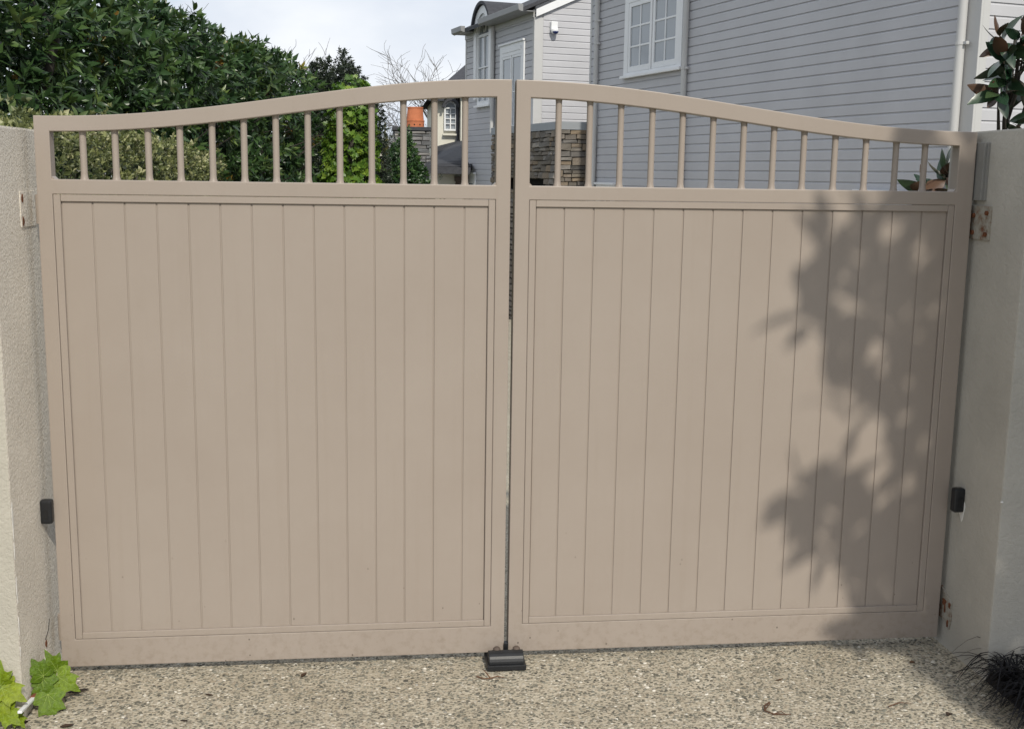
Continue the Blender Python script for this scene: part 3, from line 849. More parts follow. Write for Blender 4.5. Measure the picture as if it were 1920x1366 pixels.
window_L(WY + .57, WY + 2.29, 2.72, 4.83, WX, 2, 2, 1, head=.28, fr=.16, sf=.06)
window_L(WY + 4.25, WY + 5.05, .3, 1.62, WX, 1, 2, 1, head=.18, head_panel=True)
pipe(WX - .09, WY + 2.80, 2.7, EV + .1, .055)

sc_ = thing('security_camera', 'white security camera high on the sunlit gable boards', 'camera', H0, HZ, frame=True)
sc_.location = Vector(H0) + Matrix.Rotation(HZ, 3, 'Z') @ Vector((WX + .43, WY - .03, 4.93 - H0[2]))
OFF[sc_.name] = Vector((-(WX + .43), -(WY - .03), -4.93))
part('housing', MB().box(WX + .36, WX + .53, WY - .13, WY - .027, 5.02, 5.22), MAT['white'], sc_, bev=.02, seg=3)
part('dome', MB().lathe([(.0, 4.93), (.05, 4.94), (.085, 4.975), (.095, 5.03), (.08, 5.06), (0, 5.07)], (WX + .445, WY - .12), 18), MAT['white'], sc_, smooth=True)
part('lens', MB().lathe([(.0, 4.925), (.045, 4.935), (.072, 4.965), (.074, 4.985), (0, 5.0)], (WX + .452, WY - .165), 16), MAT['lens'], sc_, smooth=True)

# ------------------------------------------------------------------ stone pier in front of the wing
def stone_meshes(m, n, seed):
    out = []
    r = random.Random(seed)
    for i in range(n):
        b = MB()
        j = lambda s=.085: r.uniform(-s, s)
        back = [(-.5 + j(.03), .5, -.5 + j()), (.5 + j(.03), .5, -.5 + j()), (.5 + j(.03), .5, .5 + j()), (-.5 + j(.03), .5, .5 + j())]
        mid = [(x, -.25 + j(.1), z) for x, _, z in back]
        ins = r.uniform(.05, .13)
        ft = [(x * (1 - ins) + j(.04), -.5 + j(.14), z * (1 - 1.6 * ins) + j(.07)) for x, _, z in back]
        b.v = back + mid + ft
        b.f = [(0, 3, 2, 1)] + [(k, (k + 1) % 4, (k + 1) % 4 + 4, k + 4) for k in range(4)] + [(k + 4, (k + 1) % 4 + 4, (k + 1) % 4 + 8, k + 8) for k in range(4)] + [(8, 9, 10), (8, 10, 11)]
        out.append(b.mesh('stone', m))
    return out
STM = stone_meshes(MAT['stone'], 12, 3)
SLM = stone_meshes(MAT['slatestone'], 8, 4)
def masonry(parent, a0, a1, zlo, zhi, axis, face, dims, meshes, seed, skip=None, name='stone'):
    """rough courses of single stones; axis 'x': face looks to -y at y=face; axis 'y': face looks to -x at x=face"""
    r = random.Random(seed)
    z = zhi
    off = OFF[parent.name]
    while z > zlo:
        h = min(r.uniform(*dims[2:4]), z - zlo + .03)
        a = a0 - r.uniform(0, dims[0])
        while a < a1:
            w = r.uniform(*dims[:2]) * (1.4 if r.random() < .15 else 1)
            b0, b1 = max(a, a0), min(a + w, a1)
            a += w
            if b1 - b0 < .04: continue
            if skip and skip((b0 + b1) / 2, z - h / 2): continue
            two = h > .13 and r.random() < .3
            for q in range(2 if two else 1):
                hh = h / 2 if two else h
                zc = z - hh / 2 - q * hh
                o = bpy.data.objects.new(name, r.choice(meshes)); COL.objects.link(o); o.parent = parent
                d = .12
                pr_ = r.uniform(-.012, .02)
                o.scale = (b1 - b0 - .012, d, hh - .010)
                if axis == 'x':
                    o.location = off + Vector(((b0 + b1) / 2, face + d / 2 - .04 - pr_, zc)); o.rotation_euler = (0, r.uniform(-.04, .04), 0)
                else:
                    o.location = off + Vector((face + d / 2 - .04 - pr_, (b0 + b1) / 2, zc)); o.rotation_euler = (0, r.uniform(-.05, .05), -PI / 2)
        z -= h
    return
SX0, SX1, SY0, SY1 = -.595, .02, 11.44, 15.75
ST = 2.585
sp = thing('stone_pier', 'rough stone-clad pier with a grey cap against the weatherboard house', 'stone pier', H0, HZ, frame=True)
sp.location = Vector(H0) + Matrix.Rotation(HZ, 3, 'Z') @ Vector((SX0 + .3, SY0 + 2, -1.75 - H0[2]))
OFF[sp.name] = Vector((-(SX0 + .3), -(SY0 + 2), 1.75))
SLOT = lambda a, z: SY0 + .80 < a < SY0 + 3.3 and 1.33 < z < 1.56
# core of mortar, hollowed where the slot is
part('core', MB().box(SX0 + .04, SX1, SY0 + .04, SY1, 1.56, ST).box(SX0 + .04, SX1, SY0 + .04, SY1, -1.8, 1.30)
     .box(SX0 + .04, SX1, SY0 + .04, SY0 + .78, 1.301, 1.559).box(SX0 + .04, SX1, SY0 + 3.3, SY1, 1.301, 1.559).box(SX0 + .40, SX1, SY0 + .781, SY0 + 3.299, 1.301, 1.559), MAT['mortar'], sp)
part('coping', MB().box(SX0 - .05, SX1 + .02, SY0 - .05, SY1 + .03, ST + .002, ST + .17), MAT['cap'], sp, bev=.006)
masonry(sp, SX0, SX1, 1.0, ST, 'x', SY0, (.16, .42, .075, .17), STM, 21)
masonry(sp, SY0, SY1, 1.0, ST, 'y', SX0, (.16, .40, .075, .16), STM, 22, skip=SLOT)
# the lower courses only show through the gap between the gate leaves: joined
def stone_mass(parent, a0, a1, zlo, zhi, face, seed):
    r = random.Random(seed); b = MB(); z = zhi
    while z > zlo:
        h = r.uniform(.08, .16); a = a0
        while a < a1:
            w = r.uniform(.16, .42); b1 = min(a1, a + w); p = r.uniform(0, .03)
            b.add([(face + .05, a + .006, z - h + .006), (face + .05, b1 - .006, z - h + .006), (face + .05, b1 - .006, z - .006), (face + .05, a + .006, z - .006),
                   (face - .02 - p, a + .02, z - h + .02), (face - .02 - p, b1 - .02, z - h + .02), (face - .02 - p, b1 - .02, z - .02), (face - .02 - p, a + .02, z - .02)],
                  [(4, 5, 6, 7), (0, 1, 5, 4), (1, 2, 6, 5), (2, 3, 7, 6), (3, 0, 4, 7)])
            a += w
        z -= h
    part('lower_stones', b, MAT['stone'], parent, stuff=True)
stone_mass(sp, SY0, SY1, -1.75, 1.0, SX0, 5)

# ------------------------------------------------------------------ far houses and chimney
ch = thing('stone_chimney', 'low stone chimney carrying an orange chimney pot', 'chimney', (.6, 29.9, -1.9))
part('core', MB().box(.13, 1.07, 29.57, 30.4, -1.9, 2.82), MAT['mortar'], ch)
masonry(ch, .08, 1.12, 1.2, 2.81, 'x', 29.52, (.22, .5, .07, .13), SLM, 31)
masonry(ch, 29.58, 30.4, 1.2, 2.81, 'y', .09, (.22, .5, .07, .13), SLM, 32)
part('cap', MB().box(.02, 1.16, 29.44, 30.46, 2.825, 2.93), MAT['slate'], ch, bev=.008)
pt = thing('chimney_pot', 'orange terracotta chimney pot with a row of round holes', 'chimney pot', (.68, 29.9, 2.93))
part('pot', MB().lathe([(.0, 2.932), (.262, 2.932), (.262, 3.09), (.272, 3.10), (.272, 3.125), (.25, 3.13), (.222, 3.45), (.232, 3.47), (.232, 3.50), (.18, 3.50), (.18, 3.30), (0, 3.30)], (.68, 29.9), 28), MAT['terracotta'], pt, smooth=False)
for k in range(10):
    a = 2 * PI * k / 10 + .2
    part('vent_hole', MB().tube([(.68 + .25 * math.cos(a), 29.9 + .25 * math.sin(a), 3.0), (.68 + .264 * math.cos(a), 29.9 + .264 * math.sin(a), 3.0)], .022, 10), MAT['hollow'], pt)

crm = thing('cream_house', 'cream plastered house with dark roofs in the gap beside the chimney', 'house', (3, 34, -1.9))
part('wall', MB().box(1.64, 6.5, 36.3, 44, -1.9, 4.28), MAT['cream'], crm)
part('wall', MB().box(1.07, 2.0, 28.55, 29.5, -1.9, 1.72).box(1.07, 1.9, 29.5, 36.2, -1.9, 1.72), MAT['cream'], crm)
part('wall', MB().box(2.42, 6.6, 35.7, 36.29, -1.9, 4.2), MAT['cream'], crm)
part('downpipe', MB().tube([(2.34, 36.18, 2.7), (2.34, 36.18, 4.25)], .055, 10), MAT['slate'], crm)
part('gutter', MB().box(1.35, 1.86, 35.85, 36.05, 4.05, 4.2).box(2.2, 6.6, 35.5, 35.69, 4.22, 4.36), MAT['slate'], crm, bev=.01)
rf = MB().add([(1.35, 35.9, 4.2), (6.6, 35.9, 4.3), (6.6, 40, 6.1), (3.4, 40, 6.1), (1.35, 44, 4.2), (6.6, 44, 4.3)], [(0, 1, 2, 3), (0, 3, 4), (3, 2, 5, 4)])
part('roof', rf, MAT['slate'], crm)
ad = MB()
o4, i4 = arc(2.1, 3.86, .30, 0, PI, 14), arc(2.1, 3.86, .22, 0, PI, 14)
for k in range(13): ad.prism([i4[k], o4[k], o4[k + 1], i4[k + 1]], 1.2, 'y', 35.95)
part('dormer_roof', ad, MAT['slate'], crm)
wv = MB()
o5, i5 = arc(2.1, 3.86, .215, 0, PI, 14), arc(2.1, 3.86, .165, 0, PI, 14)
for k in range(13): wv.prism([i5[k], o5[k], o5[k + 1], i5[k + 1]], .06, 'y', 36.2)
wv.box(1.885, 1.935, 36.2, 36.26, 3.08, 3.86).box(2.265, 2.315, 36.2, 36.26, 3.08, 3.86).box(1.935, 2.265, 36.2, 36.26, 3.08, 3.14).box(1.935, 2.265, 36.2, 36.26, 3.82, 3.86)
wv.box(2.08, 2.12, 36.205, 36.26, 3.14, 3.82)
for z in (3.3, 3.47, 3.64): wv.box(1.935, 2.08, 36.21, 36.26, z, z + .025).box(2.12, 2.265, 36.21, 36.26, z, z + .025)
wd = part('window', wv, MAT['white'], crm)
part('pane', MB().box(1.93, 2.27, 36.27, 36.285, 3.1, 3.86), MAT['glass'], wd)
part('pane', MB().prism(arc(2.1, 3.862, .17, 0, PI, 12), .015, 'y', 36.27), MAT['glass'], wd)
part('sill', MB().box(1.84, 2.36, 36.14, 36.29, 2.92, 2.98), MAT['cream'], crm)
# lower hipped roof laid in lapping courses
lr = MB()
A, B, Cc, D = Vector((.86, 28.05, 1.80)), Vector((2.15, 27.95, 1.82)), Vector((3.3, 36.28, 3.0)), Vector((1.64, 36.28, 2.54))
nrow = 24
for k in range(nrow):
    a, b = k / nrow, (k + 1) / nrow
    p, q, r_, s_ = A.lerp(D, a), B.lerp(Cc, a), B.lerp(Cc, b), A.lerp(D, b)
    up_ = Vector((0, 0, .03))
    lr.add([p, q, r_, s_, p + up_, q + up_], [(4, 5, 2, 3), (0, 1, 5, 4)])
ls = part('lower_roof', MB().add([A - Vector((0, 0, .12)), B - Vector((0, 0, .12)), Cc, D, A - Vector((0, 0, .01)), B - Vector((0, 0, .01))], [(0, 1, 5, 4), (0, 4, 3), (4, 5, 2, 3), (0, 1, 2, 3)]), MAT['slate'], crm)
part('shingles', lr, MAT['slate'], ls, stuff=True)
part('gutter', MB().box(.80, 2.12, 27.82, 27.94, 1.62, 1.80), MAT['slate'], crm, bev=.01)
lb = thing('meter_box', 'small brown box mounted low on the cream wall', 'box', (1.85, 28.45, 1.0))
part('box', MB().box(1.76, 1.98, 28.36, 28.545, 1.22, 1.42), MAT['brownbox'], lb, bev=.01)
part('lid', MB().box(1.73, 1.99, 28.32, 28.545, 1.422, 1.56), MAT['brownbox'], lb, bev=.01)
fh = thing('far_house', 'pale far house glimpsed left of the chimney', 'house', (-.2, 62, -1.9))
part('wall', MB().box(-1.6, 1.4, 58, 64, -1.9, 2.9), MAT['cream'], fh)
part('roof', MB().prism([(-1.9, 2.9), (1.7, 2.9), (.6, 3.4), (-.8, 3.4)], 6.4, 'y', 57.8), MAT['cap'], fh)
for x in (-1.1, -.35, .5):
    f = part('window', MB().box(x, x + .45, 57.95, 57.999, 1.5, 2.3), MAT['white'], fh)
    part('pane', MB().box(x + .05, x + .4, 57.93, 57.949, 1.55, 2.25), MAT['glass'], f)

# ------------------------------------------------------------------ plants
def nz(p, s, seed=0.0): return noise.noise(Vector((p[0] * s + seed, p[1] * s - seed, p[2] * s)))

# tall laurel hedge along the drive
lau = thing('laurel_hedge', 'tall dark glossy-leaved hedge filling the upper corner over the gate', 'hedge', (-2.4, 6.2, gz(6.2)))
LA, LB = Vector((-3.55, .9, 0)), Vector((-1.02, 10.3, 0))
LN = Vector((9.4, -2.53, 0)).normalized()          # outward, towards the drive
def laurel_pts(n, depth_max, zlo, rng, s_rng=(0, 1)):
    P, A = [], []
    while len(P) < n:
        s = rng.uniform(*s_rng); base = LA.lerp(LB, s)
        top = 3.02 + .28 * (1 - s) ** 2 + .13 * noise.noise(Vector((s * 14, 3.1, 0))) + .10 * noise.noise(Vector((s * 40, 7.7, 0)))
        z = rng.uniform(zlo, top)
        bulge = .22 * noise.noise(Vector((s * 9, z * 1.3, 0))) + .14 * noise.noise(Vector((s * 24, z * 3.2, 5)))
        rnd = .42 * max(0, (z - (top - .55)) / .55) ** 2
        d = min(depth_max, abs(rng.normal(0, depth_max * .5)))
        p = base + LN * (bulge - rnd - d); p.z = z
        a = LN * rng.uniform(.3, 1.1) + Vector((rng.normal(0, .5), rng.normal(0, .5), rng.uniform(-.05, .85) + (.7 if z > top - .25 else 0)))
        P.append(p); A.append(a)
    return np.array(P), np.array(A)
C, A_ = laurel_pts(6200, 1.0, 1.1, RNG)
P, D_, N_, l_, w_, ix = shoots(C, A_, 9, .112, .042, (.35, 1.35))
tn = np.clip(RNG.normal(.42, .2, len(C)), 0, .955)[ix] + RNG.normal(0, .07, len(P))
yl = RNG.random(len(C)) < .02
tn = np.where(yl[ix], RNG.uniform(.93, 1, len(P)), np.clip(tn, 0, .95))
V, F, k = leaves(P, D_, N_, l_, w_)
fo = link('foliage', fast_mesh('foliage', V, F, np.repeat(tn, k), MAT['laurel']), lau)
fo.location = OFF[lau.name]
fo['kind'] = 'stuff'
lm = [leaf_mesh('leaf', .115, .040, MAT['laurel_leaf'], .18 + .1 * i, .25, 4, seed=i) for i in range(4)]
C, A_ = laurel_pts(38, .02, 1.85, RNG, (.18, .9))
C = C + np.array(LN) * .05
P, D_, N_, l_, w_, ix = shoots(C, A_, 7, .1, .036, (.5, 1.35))
place_leaves('leaf', lm, P, D_, N_, l_ / .105, lau)
for i in range(9):
    s = .08 + .105 * i
    b0 = LA.lerp(LB, s) - LN * .75
    p = [b0 + Vector((0, 0, gz(b0.y) - .05)), b0 + Vector((random.uniform(-.1, .1), 0, 1.2)), b0 + LN * .2 + Vector((random.uniform(-.2, .2), random.uniform(-.2, .2), 2.1)), b0 + LN * .3 + Vector((random.uniform(-.3, .3), random.uniform(-.3, .3), 2.45))]
    part('trunk', MB().tube(p, [.055, .045, .03, .012], 8), MAT['bark'], lau, smooth=True)
part('branch', MB().tube([(-2.85, 4.75, 1.9), (-2.66, 4.66, 2.3), (-2.60, 4.63, 2.5), (-2.70, 4.66, 2.7), (-2.8, 4.7, 2.95)], [.035, .032, .03, .026, .02], 8), MAT['bark'], lau, smooth=True)
inner = MB()
part('dark_twigs', (lambda b: [b.tube([(LA.lerp(LB, s) - LN * .45 + Vector((0, 0, z))), (LA.lerp(LB, s) - LN * .1 + Vector((random.uniform(-.3, .3), random.uniform(-.3, .3), z + random.uniform(.1, .5))))], [.012, .004], 5, False) for s, z in [(random.random(), random.uniform(1.2, 2.1)) for _ in range(120)]] and b)(MB()), MAT['bark'], lau, stuff=True)

# clipped hedge behind the wall, pale small leaves
bx_ = thing('clipped_hedge', 'low pale green clipped hedge seen through the balusters', 'hedge', (-2.1, 5, gz(5)))
def box_pts(n, rng):
    y = rng.uniform(.9, 9.6, n)
    xf = -1.74 - (y - 1.5) * .0165
    top = 1.83 - .005 * np.clip(y, 0, 4.5) - np.clip(y - 4.5, 0, 9) * .032
    ontop = rng.random(n) < .30
    z = np.where(ontop, top - rng.normal(0.0, .04, n), top - rng.uniform(0, 1, n) ** 1.2 * .62)
    x = np.where(ontop, xf - rng.uniform(0, .7, n), xf - np.abs(rng.normal(0, .15, n)))
    bump_ = np.array([.05 * noise.noise(Vector((a * 2.2, b * 2.2, c * 2.2))) + .03 * noise.noise(Vector((a * 7, b * 7, c * 7))) for a, b, c in zip(x, y, z)])
    z = z + np.where(ontop, bump_, 0); x = x + np.where(ontop, 0, bump_)
    A = np.stack([rng.normal(.5, .5, n), rng.normal(-.2, .5, n), rng.uniform(.1, 1.2, n)], 1)
    return np.stack([x, y, z], 1), A
C, A_ = box_pts(5600, RNG)
P, D_, N_, l_, w_, ix = shoots(C, A_, 6, .033, .019, (.25, 1.25), droop=.0)
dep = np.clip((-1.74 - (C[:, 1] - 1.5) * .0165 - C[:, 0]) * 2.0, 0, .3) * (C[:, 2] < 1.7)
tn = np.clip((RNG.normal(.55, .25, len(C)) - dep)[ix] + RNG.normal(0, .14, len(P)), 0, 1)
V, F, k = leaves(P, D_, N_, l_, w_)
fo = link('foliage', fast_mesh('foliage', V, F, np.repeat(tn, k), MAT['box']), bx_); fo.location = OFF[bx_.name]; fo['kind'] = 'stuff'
tw = MB()
for _ in range(260):
    y = random.uniform(1, 9.4); x = -1.85 - (y - 1.5) * .0165 - random.uniform(0, .4); z = random.uniform(1.2, 1.6)
    tw.tube([(x, y, z), (x + random.uniform(-.02, .1), y + random.uniform(-.12, .12), z + random.uniform(.05, .2))], [.005, .002], 4, False)
part('twigs', tw, MAT['twig'], bx_, stuff=True)
for i in range(8):
    y = 1.4 + i * 1.08
    part('stem', MB().tube([(-2.15, y, gz(y) - .05), (-2.12, y + .05, .8), (-2.1, y, 1.45)], [.03, .025, .012], 6), MAT['bark'], bx_)
lowf = RNG.uniform(0, 1, (2500, 3)); C = np.stack([-1.76 - lowf[:, 0] ** 2 * .5, 1 + lowf[:, 1] * 8.5, gz(5) * lowf[:, 1] + .1 + lowf[:, 2] * 1.3], 1)
P, D_, N_, l_, w_, ix = shoots(C, np.tile([[.8, -.1, .5]], (len(C), 1)), 6, .034, .02, (.3, 1.3))
V, F, k = leaves(P, D_, N_, l_, w_)
fo = link('lower_foliage', fast_mesh('lower_foliage', V, F, np.repeat(RNG.random(len(P)) * .6, k), MAT['box']), bx_); fo.location = OFF[bx_.name]; fo['kind'] = 'stuff'

def bush(name, label, cat, c, rx, ry, z0, z1, n, nl, ln, wd, mat_, spread=(.4, 1.3), kind='leaf', shape=1.0, seed=0, trunk=True, mean=.5, up=.35, shell=.55, lump=.25):
    t = thing(name, label, cat, (c[0], c[1], gz(c[1])))
    rng = np.random.default_rng(seed + 100)
    q = unit(rng.normal(0, 1, (n, 3)))
    rr = (shell + (1 - shell) * rng.random(n) ** .6)
    hz = np.clip((q[:, 2] * rr + 1) / 2, 0, 1)
    wid = np.where(hz > .35, np.clip(1 - ((hz - .35) / .65) ** 2, 0.02, 1) ** (.5 * shape), 1.0)
    qq = unit(q[:, :2] + 1e-6)
    lump_ = np.array([1 + lump * noise.noise(Vector((a * 2.4 + seed, b * 2.4, h * 4))) + lump * .5 * noise.noise(Vector((a * 6 + seed, b * 6, h * 9))) for (a, b), h in zip(qq, hz)])
    hor = np.sqrt(rng.random(n) * (1 - shell ** 2) + shell ** 2) * wid * lump_
    C = np.stack([c[0] + qq[:, 0] * hor * rx, c[1] + qq[:, 1] * hor * ry, z0 + (z1 - z0) * hz * (1 + .06 * (lump_ - 1) / max(lump, .01))], 1)
    A = np.stack([qq[:, 0], qq[:, 1], up + (hz - .5) * 1.6], 1) + rng.normal(0, .35, (n, 3))
    P, D, N, l, w, ix = shoots(C, A, nl, ln, wd, spread, rng)
    tn = np.clip(rng.normal(mean, .2, n)[ix] + rng.normal(0, .1, len(P)), 0, 1)
    V, F, k = leaves(P, D, N, l, w, kind=kind)
    fo = link('foliage', fast_mesh('foliage', V, F, np.repeat(tn, k), mat_), t); fo.location = OFF[t.name]; fo['kind'] = 'stuff'
    if trunk:
        part('trunk', MB().tube([(c[0], c[1], gz(c[1]) - .05), (c[0] + .04, c[1], (z0 + z1) / 2 - .3), (c[0] - .03, c[1], z1 - .35)], [.07, .05, .012], 8), MAT['bark'], t, smooth=True)
        for i in range(9):
            a = i * 2.4; zz = z0 + (z1 - z0) * (.25 + .07 * i)
            part('branch', MB().tube([(c[0], c[1], zz - .15), (c[0] + rx * .6 * math.cos(a), c[1] + ry * .6 * math.sin(a), zz + .2)], [.025, .006], 6), MAT['bark'], t)
    return t
bush('rounded_shrub', 'dark round-topped shrub rising behind the end of the tall hedge', 'shrub', (-.98, 12.6), .68, .7, .3, 3.24, 9500, 8, .055, .02, MAT['round'], shape=.7, seed=1, mean=.45)
bush('ivy_column', 'bright yellow-green ivy climbing over a stump below the dark shrub', 'ivy', (-.74, 10.25), .38, .36, -.5, 2.70, 2100, 4, .062, .075, MAT['ivy'], (.8, 1.5), 'ivy', shape=.6, seed=2, mean=.5, up=.2, shell=.75, lump=.35)
bush('camellia_bush', 'glossy green camellia in front of the stone chimney', 'bush', (.09, 17.8), .58, .6, -1.2, 2.42, 2600, 7, .075, .036, MAT['camellia'], shape=1.3, seed=3, mean=.5)
bush('narrow_conifer', 'slim yellowish conifer between ivy column and chimney', 'conifer', (-.2, 26.6), .22, .22, -1.6, 2.75, 1500, 6, .07, .02, MAT['conifer'], (.2, .6), shape=2.6, seed=4, up=1.3)
bush('far_shrub', 'dark leafy shrub screening the far house', 'shrub', (-1.0, 30.5), .75, .6, -1.8, 2.4, 1300, 7, .1, .04, MAT['round'], shape=1.0, seed=5)

# bare trees
def bare_tree(label, base, top, seed, r0, spread=.55, depth=6, lean=(0, 0), nbr=(2, 3)):
    t = thing('bare_tree', label, 'tree', base, group='leafless winter trees')
    r = random.Random(seed)
    limbs, twigs = MB(), MB()
    trunk = MB()
    Ht = top - base[2]
    def grow(p, d, ln, rad_, lvl):
        pts, q = [p], Vector(p)
        dd = Vector(d)
        for i in range(4):
            dd = (dd + Vector((r.gauss(0, .17), r.gauss(0, .17), r.gauss(.02, .10)))).normalized()
            q = q + dd * ln / 4
            pts.append(Vector(q))
        rr = [rad_ * (1 - .12 * i) for i in range(5)]
        (trunk if lvl == 0 else limbs if lvl < 3 else twigs).tube(pts, rr, 8 if lvl == 0 else 5 if lvl < 3 else 3, False)
        if lvl >= depth: return
        for i in range(r.randint(*nbr) + (1 if lvl in (0, 1) else 0)):
            k = r.randint(2, 4)
            a = r.uniform(0, 6.28); s = r.uniform(.35, 1.0) * spread
            x = dd.cross(Vector((r.random() + .01, .3, .2))).normalized(); y = dd.cross(x)
            nd_ = (dd * math.cos(s) + (x * math.cos(a) + y * math.sin(a)) * math.sin(s) + Vector((0, 0, .12))).normalized()
            grow(pts[k], nd_, ln * r.uniform(.62, .86), max(.009, rad_ * r.uniform(.52, .68)), lvl + 1)
    grow(Vector(base), Vector((lean[0], lean[1], 1)).normalized(), Ht * .42, r0, 0)
    k = Ht / (max(v[2] for v in twigs.v) - base[2])
    for b in (trunk, limbs, twigs): b.v = [(base[0] + (v[0] - base[0]) * k * 1.35, base[1] + (v[1] - base[1]) * k * 1.35, base[2] + (v[2] - base[2]) * k) for v in b.v]
    part('trunk', trunk, MAT['twig'], t, smooth=True)
    part('limbs', limbs, MAT['twig'], t, smooth=True)
    part('twigs', twigs, MAT['twig'], t, stuff=True)
bare_tree('bare tree left of the chimney pot, leaning towards the hedge', (.62, 41.6, -1.95), 6.7, 5, .12, .85, 6, (-.06, 0))
bare_tree('bare tree right behind the chimney pot, reaching over to the house', (1.0, 43.0, -1.95), 6.9, 9, .11, .85, 6, (.10, 0))
bare_tree('bare twiggy tree whose tips poke above the tall hedge', (-4.55, 27.3, -1.95), 6.6, 12, .05, .5, 6)

# magnolias: big stiff leaves, brown underneath
MGM = [leaf_mesh('leaf', .16, .066, MAT['magnolia'], .06 + .06 * i, .16, 6, .008, seed=40 + i) for i in range(5)]
MGN = [leaf_mesh('leaf', .17, .048, MAT['magnolia'], .06 + .06 * i, .16, 6, .008, seed=60 + i) for i in range(5)]
def magnolia(label, base, tips, seed, scale=1.0, n=10, trunk_pts=None, stems=True, jit=.6, tr_r=.026, meshes=None):
    t = thing('magnolia_tree', label, 'tree', base)
    rng = np.random.default_rng(seed)
    C = np.array([p for p, a in tips]); A = np.array([a for p, a in tips])
    P, D, N, l, w, ix = shoots(C, A, n, .13 * scale, .05, (.25, 1.75), rng, droop=.25, jit=jit)
    place_leaves('leaf', meshes or MGM, P, D, N, l / .14, t)
    tr = trunk_pts or [base, (base[0], base[1], base[2] + 1.0), (base[0] + .05, base[1], base[2] + 2.6)]
    part('trunk', MB().tube(tr, [tr_r, tr_r * .8, tr_r * .4], 8), MAT['bark'], t, smooth=True)
    if stems:
        for p, a in tips:
            zz = max(tr[0][2] + .5, min(tr[-1][2], p[2] - .35))
            k = (zz - tr[0][2]) / (tr[-1][2] - tr[0][2])
            s = Vector(tr[0]).lerp(Vector(tr[-1]), k)
            e = Vector(p)
            mid_ = s.lerp(e, .6) + Vector((0, 0, -.08))
            part('branch', MB().tube([s, mid_, e - Vector(a).normalized() * .02], [.016, .011, .005], 6, False), MAT['bark'], t, smooth=True)
rg = random.Random(4)
tips = [((2.97, 2.42, 2.33), (-.5, -.6, .5)), ((2.94, 2.44, 2.44), (-.5, -.5, .8)), ((2.95, 2.44, 2.13), (-.6, -.6, .1)), ((3.05, 2.4, 2.45), (.1, -.7, .6)), ((3.12, 2.50, 2.36), (-.2, -.5, .9)), ((3.0, 2.45, 2.20), (-.6, -.6, -.3)), ((3.16, 2.40, 2.02), (-.7, -.6, .1)),
        ((3.18, 2.42, 2.55), (.1, -.3, 1)), ((3.25, 2.6, 2.2), (0, -.6, .3)), ((3.3, 2.4, 2.42), (0, -.8, .4)), ((3.16, 2.5, 1.9), (-.5, -.6, -.2)),
        ((2.68, 2.42, 1.71), (-.2, -.45, .9)), ((2.74, 2.5, 1.66), (.3, -.5, .6)), ((2.58, 2.45, 1.60), (-.7, -.3, .5)), ((2.84, 2.46, 1.55), (-.1, -.6, .5)), ((2.62, 2.46, 1.50), (-.6, -.4, .4)), ((3.0, 2.4, 1.6), (.2, -.5, .5)), ((3.4, 2.5, 1.9), (0, -.5, .5)), ((3.45, 2.5, 2.5), (0, -.5, .7))]
magnolia('magnolia with brown-backed leaves rising behind the shaded wall', (3.2, 2.75, gz(2.75)), [((p[0] + .04, p[1], p[2]), a) for p, a in tips], 1, 1.08, 9, jit=2.2)
# the one whose shadow falls on the gate stands in the bed this side of the wall, just out of the frame
tips = []
def shade(x, y, z, t):
    q = Vector((x, y, z)) + to_sun * (t * 1.4)
    tips.append((tuple(q), (rg.gauss(-.3, .4), rg.gauss(-.2, .5), rg.gauss(.4, .4))))
for x, z in ((1.03, 1.24), (1.06, 1.44), (1.20, 1.48), (1.22, 1.26), (1.33, 1.36), (1.34, 1.12), (1.16, .98), (1.30, .92), (1.03, .54), (1.15, .64), (1.09, .40), (1.25, .50), (1.38, .16),
             (1.42, 1.58), (1.46, 1.30), (1.46, .95), (1.42, .72), (1.5, .5), (1.5, .32), (1.36, 1.74), (1.52, 1.78), (1.45, .1)):
    shade(x, 0, z, rg.uniform(1.75, 2.1))
for i in range(11):
    shade(rg.uniform(1.3, 1.55), 0, rg.uniform(.0, 1.8), rg.uniform(1.75, 2.2))
for i in range(52):
    shade(1.60 + .15 * (i % 4) + rg.uniform(-.04, .04), -.3, .04 + .15 * (i // 4) + rg.uniform(-.04, .04), rg.uniform(1.6, 2.3))
for x, z in ((1.62, .3), (1.7, .42), (1.78, .3), (1.66, .55), (1.74, .62), (1.82, .5), (1.64, .75), (1.72, .2)):
    shade(x, -.3, z, rg.uniform(1.7, 2.2))
for x, y in ((1.45, -.15), (1.6, -.45), (1.75, -.35), (1.5, -.3), (1.75, -.7), (1.9, -.5), (1.55, -.2), (1.65, -.3), (1.58, -.6), (1.5, -.45), (1.7, -.55), (1.48, -.05), (1.65, -.75)):
    shade(x, y, 0, rg.uniform(1.9, 2.3))
magnolia('magnolia in the bed beside the driveway casting leaf shadows', (2.25, -2.05, .03), tips, 2, 1.18, 9, meshes=MGM, trunk_pts=[(2.25, -2.05, 0), (2.22, -2.03, 1.3), (2.1, -2.0, 3.4)], tr_r=.05)

